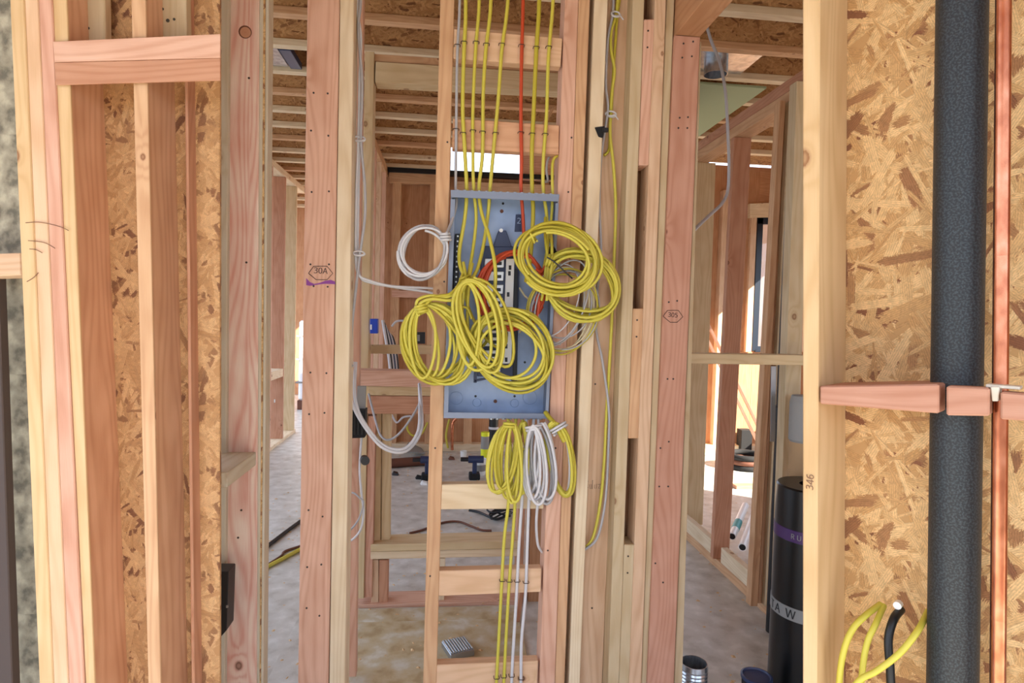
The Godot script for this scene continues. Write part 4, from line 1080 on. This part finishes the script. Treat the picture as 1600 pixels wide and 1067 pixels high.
	for k in 5:
		var L := []
		var p: Vector3 = lay.call(783, 808, 0.02)
		for i in 22:
			var a := TAU * i / 20.0
			L.append(p + Vector3(cos(a + k) * (0.07 + 0.012 * k), 0.01 + 0.018 * k + 0.012 * sin(a * 2.0 + k), sin(a) * (0.05 + 0.01 * ((k * 3) % 4))))
		tube("loop", L, 0.007, M.black, tg, 6)
	cord.call("black_hose", [[405, 862], [425, 847], [450, 828], [475, 810], [500, 795]], 0.012, "black", "dark hose lying across the corridor floor")
	cord.call("yellow_hose", [[400, 894], [420, 884], [445, 871], [475, 855], [505, 840]], 0.012, "yellow", "yellow extension cord lying across the corridor floor")
	cord.call("red_extension", [[400, 893], [425, 878], [440, 868], [446, 861], [475, 851], [505, 836]], 0.008, "rust", "thin red cord lying along the yellow extension cord")
	# floor grate
	var g0: Vector3 = lay.call(715, 1022)
	var gr = thing("floor_grate", "ribbed metal vent register lying on the plywood floor", "vent", g0)
	var gb := Basis(Vector3.UP, 0.35)
	var corner = func(a, y, b): return g0 + Vector3(0, 0.012, 0) + gb * Vector3(a, y, b)
	hexa("frame", [corner.call(-0.055, 0, 0.06), corner.call(0.055, 0, 0.06), corner.call(-0.055, 0.028, 0.06), corner.call(0.055, 0.028, 0.06), corner.call(-0.055, 0, -0.06), corner.call(0.055, 0, -0.06), corner.call(-0.055, 0.028, -0.06), corner.call(0.055, 0.028, -0.06)], M.steel, gr)
	for k in 9:
		var a := -0.048 + 0.012 * k
		hexa("slat", [corner.call(a - 0.0035, 0.028, 0.055), corner.call(a + 0.0035, 0.028, 0.055), corner.call(a - 0.0035, 0.034, 0.055), corner.call(a + 0.0035, 0.034, 0.055), corner.call(a - 0.0035, 0.028, -0.055), corner.call(a + 0.0035, 0.028, -0.055), corner.call(a - 0.0035, 0.034, -0.055), corner.call(a + 0.0035, 0.034, -0.055)], M.zinc, gr, 0.0008)
	# wrapped pallet at the corridor's end
	var p0 = lay.call(462, 640)
	var pk = thing("wrapped_pallet", "stack wrapped in white film at the corridor's end", "pallet", p0)
	box("load", p0 + Vector3(0.03, 0.14, -0.7), p0 + Vector3(1.0, 1.35, 0.0), M.film, pk, 0.03)
	for k in 3: box("skid", p0 + Vector3(0.02 + 0.43 * k, 0, -0.7), p0 + Vector3(0.12 + 0.43 * k, 0.14, 0.0), M.rust, pk)
	for h in [0.4, 0.75, 1.1]: box("band", p0 + Vector3(-0.006, h, -0.7), p0 + Vector3(1.0, h + 0.025, 0.006), M.paper_grey, pk, 0.001)
	# silver duct pieces between the joists at the left
	var dz = at_z(440, 112, 4.0)
	var du = thing("duct_boot", "silver duct boot between the joists over the corridor", "duct", Vector3(dz.x, 3.1, -3.95))
	box("box", Vector3(dz.x - 0.25, 3.07, -4.1), Vector3(dz.x + 0.02, 3.3, -3.82), M.zinc, du)
	box("flap", Vector3(dz.x + 0.03, 3.06, -4.1), Vector3(dz.x + 0.1, 3.1, -3.82), M.navy, du)

# ---------- things at the right
func right_things():
	# wrapped roll of roofing felt
	var c = at_z(1263, 900, 2.25)
	var h = at_z(1263, 757, 2.25).y
	var r := 0.135
	var base := Vector3(c.x, 0, c.z)
	var ro = thing("roofing_roll", "tall black wrapped roll with white and purple bands beside the right stud", "roll", base)
	lathe("roll", base, [[0.0, 0.0], [r, 0.0], [r, h - 0.006], [r - 0.006, h], [0.05, h], [0.05, h - 0.05], [0.0, h - 0.05]], M.wrap, ro, 48)
	var hp = at_z(1230, 843, 2.15).y
	lathe("purple_band", base, [[r, hp - 0.024], [r + 0.002, hp - 0.023], [r + 0.002, hp + 0.023], [r, hp + 0.024]], M.purple_band, ro, 48)
	var hw = at_z(1230, 965, 2.15).y
	lathe("white_band", base, [[r, hw - 0.026], [r + 0.002, hw - 0.025], [r + 0.002, hw + 0.025], [r, hw + 0.026]], M.white_band, ro, 48)
	var to := atan2(EYE.x - base.x, EYE.z - base.z)
	var letters := [["T", -1.12, hw, "black"], ["A", -0.86, hw, "black"], ["W", -0.42, hw, "black"], ["A", -0.06, hw, "black"], ["R", -0.46, hp, "white_band"], ["U", -0.28, hp, "white_band"]]
	for q in letters:
		if q[0] == "A" and q[1] > -0.1: continue
		var a: float = to + q[1]
		var n := Vector3(sin(a), 0, cos(a))
		text("letter", q[0], base + n * (r + 0.0028) + Vector3(0, q[2], 0), 0.034 if q[3] == "black" else 0.02, Basis(Vector3.UP, a), M[q[3]], ro)
	# cardboard tube with a grey wrapped end, and the blue bag
	var t0 = at_z(1250, 748, 2.5)
	var ct = thing("cardboard_tube", "brown cardboard tube with grey wrapped top behind the black roll", "tube", Vector3(t0.x, 0, t0.z))
	var ty = at_z(1250, 690, 2.5).y
	var tt = at_z(1250, 618, 2.5).y
	lathe("tube", Vector3(t0.x, 0, t0.z), [[0.0, 0.0], [0.05, 0.0], [0.05, ty]], M.cardboard, ct, 24)
	lathe("wrapped_end", Vector3(t0.x, 0, t0.z), [[0.05, ty], [0.056, ty + 0.01], [0.057, tt - 0.03], [0.05, tt], [0.0, tt]], M.paper_grey, ct, 24)
	var bp = at_z(1226, 600, 2.72)
	var pp = thing("black_stack", "tall black vent pipe behind the cardboard tube", "pipe", Vector3(bp.x, 0, bp.z))
	lathe("pipe", Vector3(bp.x, 0, bp.z), [[0.034, 0.0], [0.034, 2.6]], M.black, pp, 22)
	lathe("coupling", Vector3(bp.x, 0, bp.z), [[0.034, 1.02], [0.041, 1.03], [0.041, 1.1], [0.034, 1.11]], M.black, pp, 22)
	bar("strap", pp, M.steel, 2.66, 0.004, [1205, 572, 1213, 572, 1211, 690, 1204, 690], 0.001)
	var bl = at_z(1252, 742, 2.36)
	var bag = thing("blue_bag", "crumpled blue plastic bag on the black roll", "bag", Vector3(bl.x, h, bl.z + 0.03))
	lathe("bag", Vector3(bl.x + 0.01, h, bl.z + 0.06), [[0.0, 0.0], [0.03, 0.004], [0.026, 0.03], [0.012, 0.05], [0.016, 0.06], [0.0, 0.058]], M.blue, bag, 9)
	# galvanised duct piece and bucket on the near floor
	var g = at_y(1082, 1092, 0.0)
	var du = thing("duct_collar", "ribbed galvanised duct collar standing on the floor by the post", "duct", g)
	var prof := [[0.05, 0.0]]
	for k in 9: prof.append_array([[0.052, 0.012 + 0.014 * k], [0.055, 0.019 + 0.014 * k]])
	prof.append_array([[0.052, 0.15], [0.049, 0.15], [0.048, 0.01]])
	lathe("collar", g, prof, M.zinc, du, 32)
	var k0 = at_y(1180, 1105, 0.0)
	var pa = thing("black_pail", "dark lidded pail standing before the black roll", "pail", k0)
	lathe("pail", k0, [[0.0, 0.0], [0.05, 0.0], [0.055, 0.115]], M.black_matt, pa, 28)
	lathe("lid", k0, [[0.055, 0.115], [0.059, 0.117], [0.059, 0.128], [0.052, 0.13], [0.048, 0.124], [0.0, 0.124]], M.navy, pa, 28)
	# two pipes with teal tape beyond the partition
	var bar_ends := [[1144, 838, "white pipe end, upper of the two behind the partition plate"], [1160, 855, "white pipe end, lower of the two behind the partition plate"]]
	for q in bar_ends:
		var p = at_z(q[0], q[1], 3.55 if q[0] < 1150 else 3.35)
		var pi = thing("white_pipe", q[2], "pipe", p)
		var dr := Vector3(0.55, 0.06, -0.8).normalized()
		tube("pipe", [p, p + dr * 0.6], 0.024, M.white_plastic, pi, 18)
		disc("bore", p, -dr, 0.019, 0.003, M.black, pi, 16)
		if q[0] < 1150: tube("tape", [p + dr * 0.12, p + dr * 0.26], 0.0255, M.teal, pi, 18)
	# beyond: heap, boards, scraps, jug
	var hp0 = at_y(1164, 731, 0.0)
	var he = thing("dark_hose_coil", "dark hose coiled on the sunny room's floor", "hose", hp0)
	for k in 3:
		var L := []
		for i in 25: L.append(hp0 + Vector3(cos(TAU * i / 24.0) * 0.17, 0.03 + 0.05 * k, sin(TAU * i / 24.0) * 0.17))
		tube("loop", L, 0.03, M.rust if k == 1 else M.black_matt, he, 10)
	var cr = at_y(1164, 708, 0.0)
	tag(box("black_crate", cr + Vector3(-0.06, 0, -0.1), cr + Vector3(0.07, 0.27, 0.02), M.black_matt), "narrow black case standing behind the coiled hose", "case")
	for q in [[1158, 752, 0.14, "grey board offcut on the sunny floor, farther one", "spruce_grey"], [1163, 762, 0.1, "brown board offcut on the sunny floor, nearer one", "fir_brown"]]:
		var p = at_y(q[0], q[1], 0.0)
		tag(box("board_offcut", p + Vector3(-q[2], 0, -0.05), p + Vector3(q[2], 0.03, 0.05), M[q[4]]), q[3], "board")
	for q in [[[1102, 500], [1186, 672], "leaning thin board in the sunny room, upper one"], [[1100, 522], [1184, 694], "leaning thin board in the sunny room, lower one"]]:
		var a = at_z(q[0][0], q[0][1], 6.4); var b = at_z(q[1][0], q[1][1], 6.1)
		var wv := Vector3(0.0, 0.055, 0.0)
		tag(slab("leaning_board", a + wv, b + wv, b, a, Vector3(0.0, 0, -0.03), M.fir_pink), q[2], "board")
	var j = at_z(1074, 549, 4.6)
	var jg = thing("orange_jug", "orange jug standing behind the pinkish post", "jug", j)
	lathe("body", j, [[0.0, 0.0], [0.045, 0.0], [0.045, 0.17], [0.03, 0.2]], M.orange, jg, 18)
	lathe("cap", j, [[0.03, 0.2], [0.02, 0.21], [0.02, 0.24], [0.0, 0.24]], M.black, jg, 14)
	var sv = at_z(1074, 553, 4.6)
	tag(box("jug_shelf", Vector3(sv.x - 0.25, sv.y - 0.03, sv.z - 0.1), Vector3(sv.x + 0.04, sv.y + 0.01, sv.z + 0.08), M.fir_tan), "short wooden shelf under the orange jug", "shelf")
	# hanging grey cable
	tag(tube("grey_cable", zpath([[1104, 40, 2.7], [1112, 66, 2.68], [1124, 95, 2.65], [1133, 140, 2.6], [1137, 200, 2.6], [1139, 260, 2.6], [1137, 298, 2.6], [1128, 318, 2.55], [1110, 335, 2.45], [1094, 350, 2.3], [1082, 362, 2.2]], 2.6), 0.0068, M.grey, self, 9), "grey cable hanging from the ceiling behind the pinkish post", "cable")
	# duct boot in the ceiling, green board
	var d0 = at_y(1098, 90, 3.08); var d1 = at_y(1194, 84, 3.08)
	var db = thing("ceiling_duct_boot", "shiny silver duct boot between the right ceiling joists", "duct", Vector3((d0.x + d1.x) * 0.5, 3.06, -3.55))
	box("flange_plate", Vector3(d0.x - 0.05, 3.075, -3.72), Vector3(d1.x, 3.085, -3.39), M.zinc, db, 0.001)
	lathe("collar", Vector3(d0.x + 0.09, 2.99, -3.55), [[0.07, 0.085], [0.07, 0.0], [0.066, 0.0], [0.066, 0.08], [0.0, 0.08]], M.zinc, db, 28)
	var gb := at_z(1090, 150, 4.2)
	tag(box("green_wallboard", Vector3(gb.x - 0.3, 3.03, -4.95), Vector3(gb.x + 0.3, 3.046, -3.8), M.green_board), "pale green board under the ceiling joists past the post", "board")
	tag(box("white_fixture_plate", Vector3(d1.x - 0.1, 3.04, -4.0), Vector3(d1.x + 0.02, 3.048, -3.9), M.white_plastic), "small white plate on the ceiling past the green board", "plate")
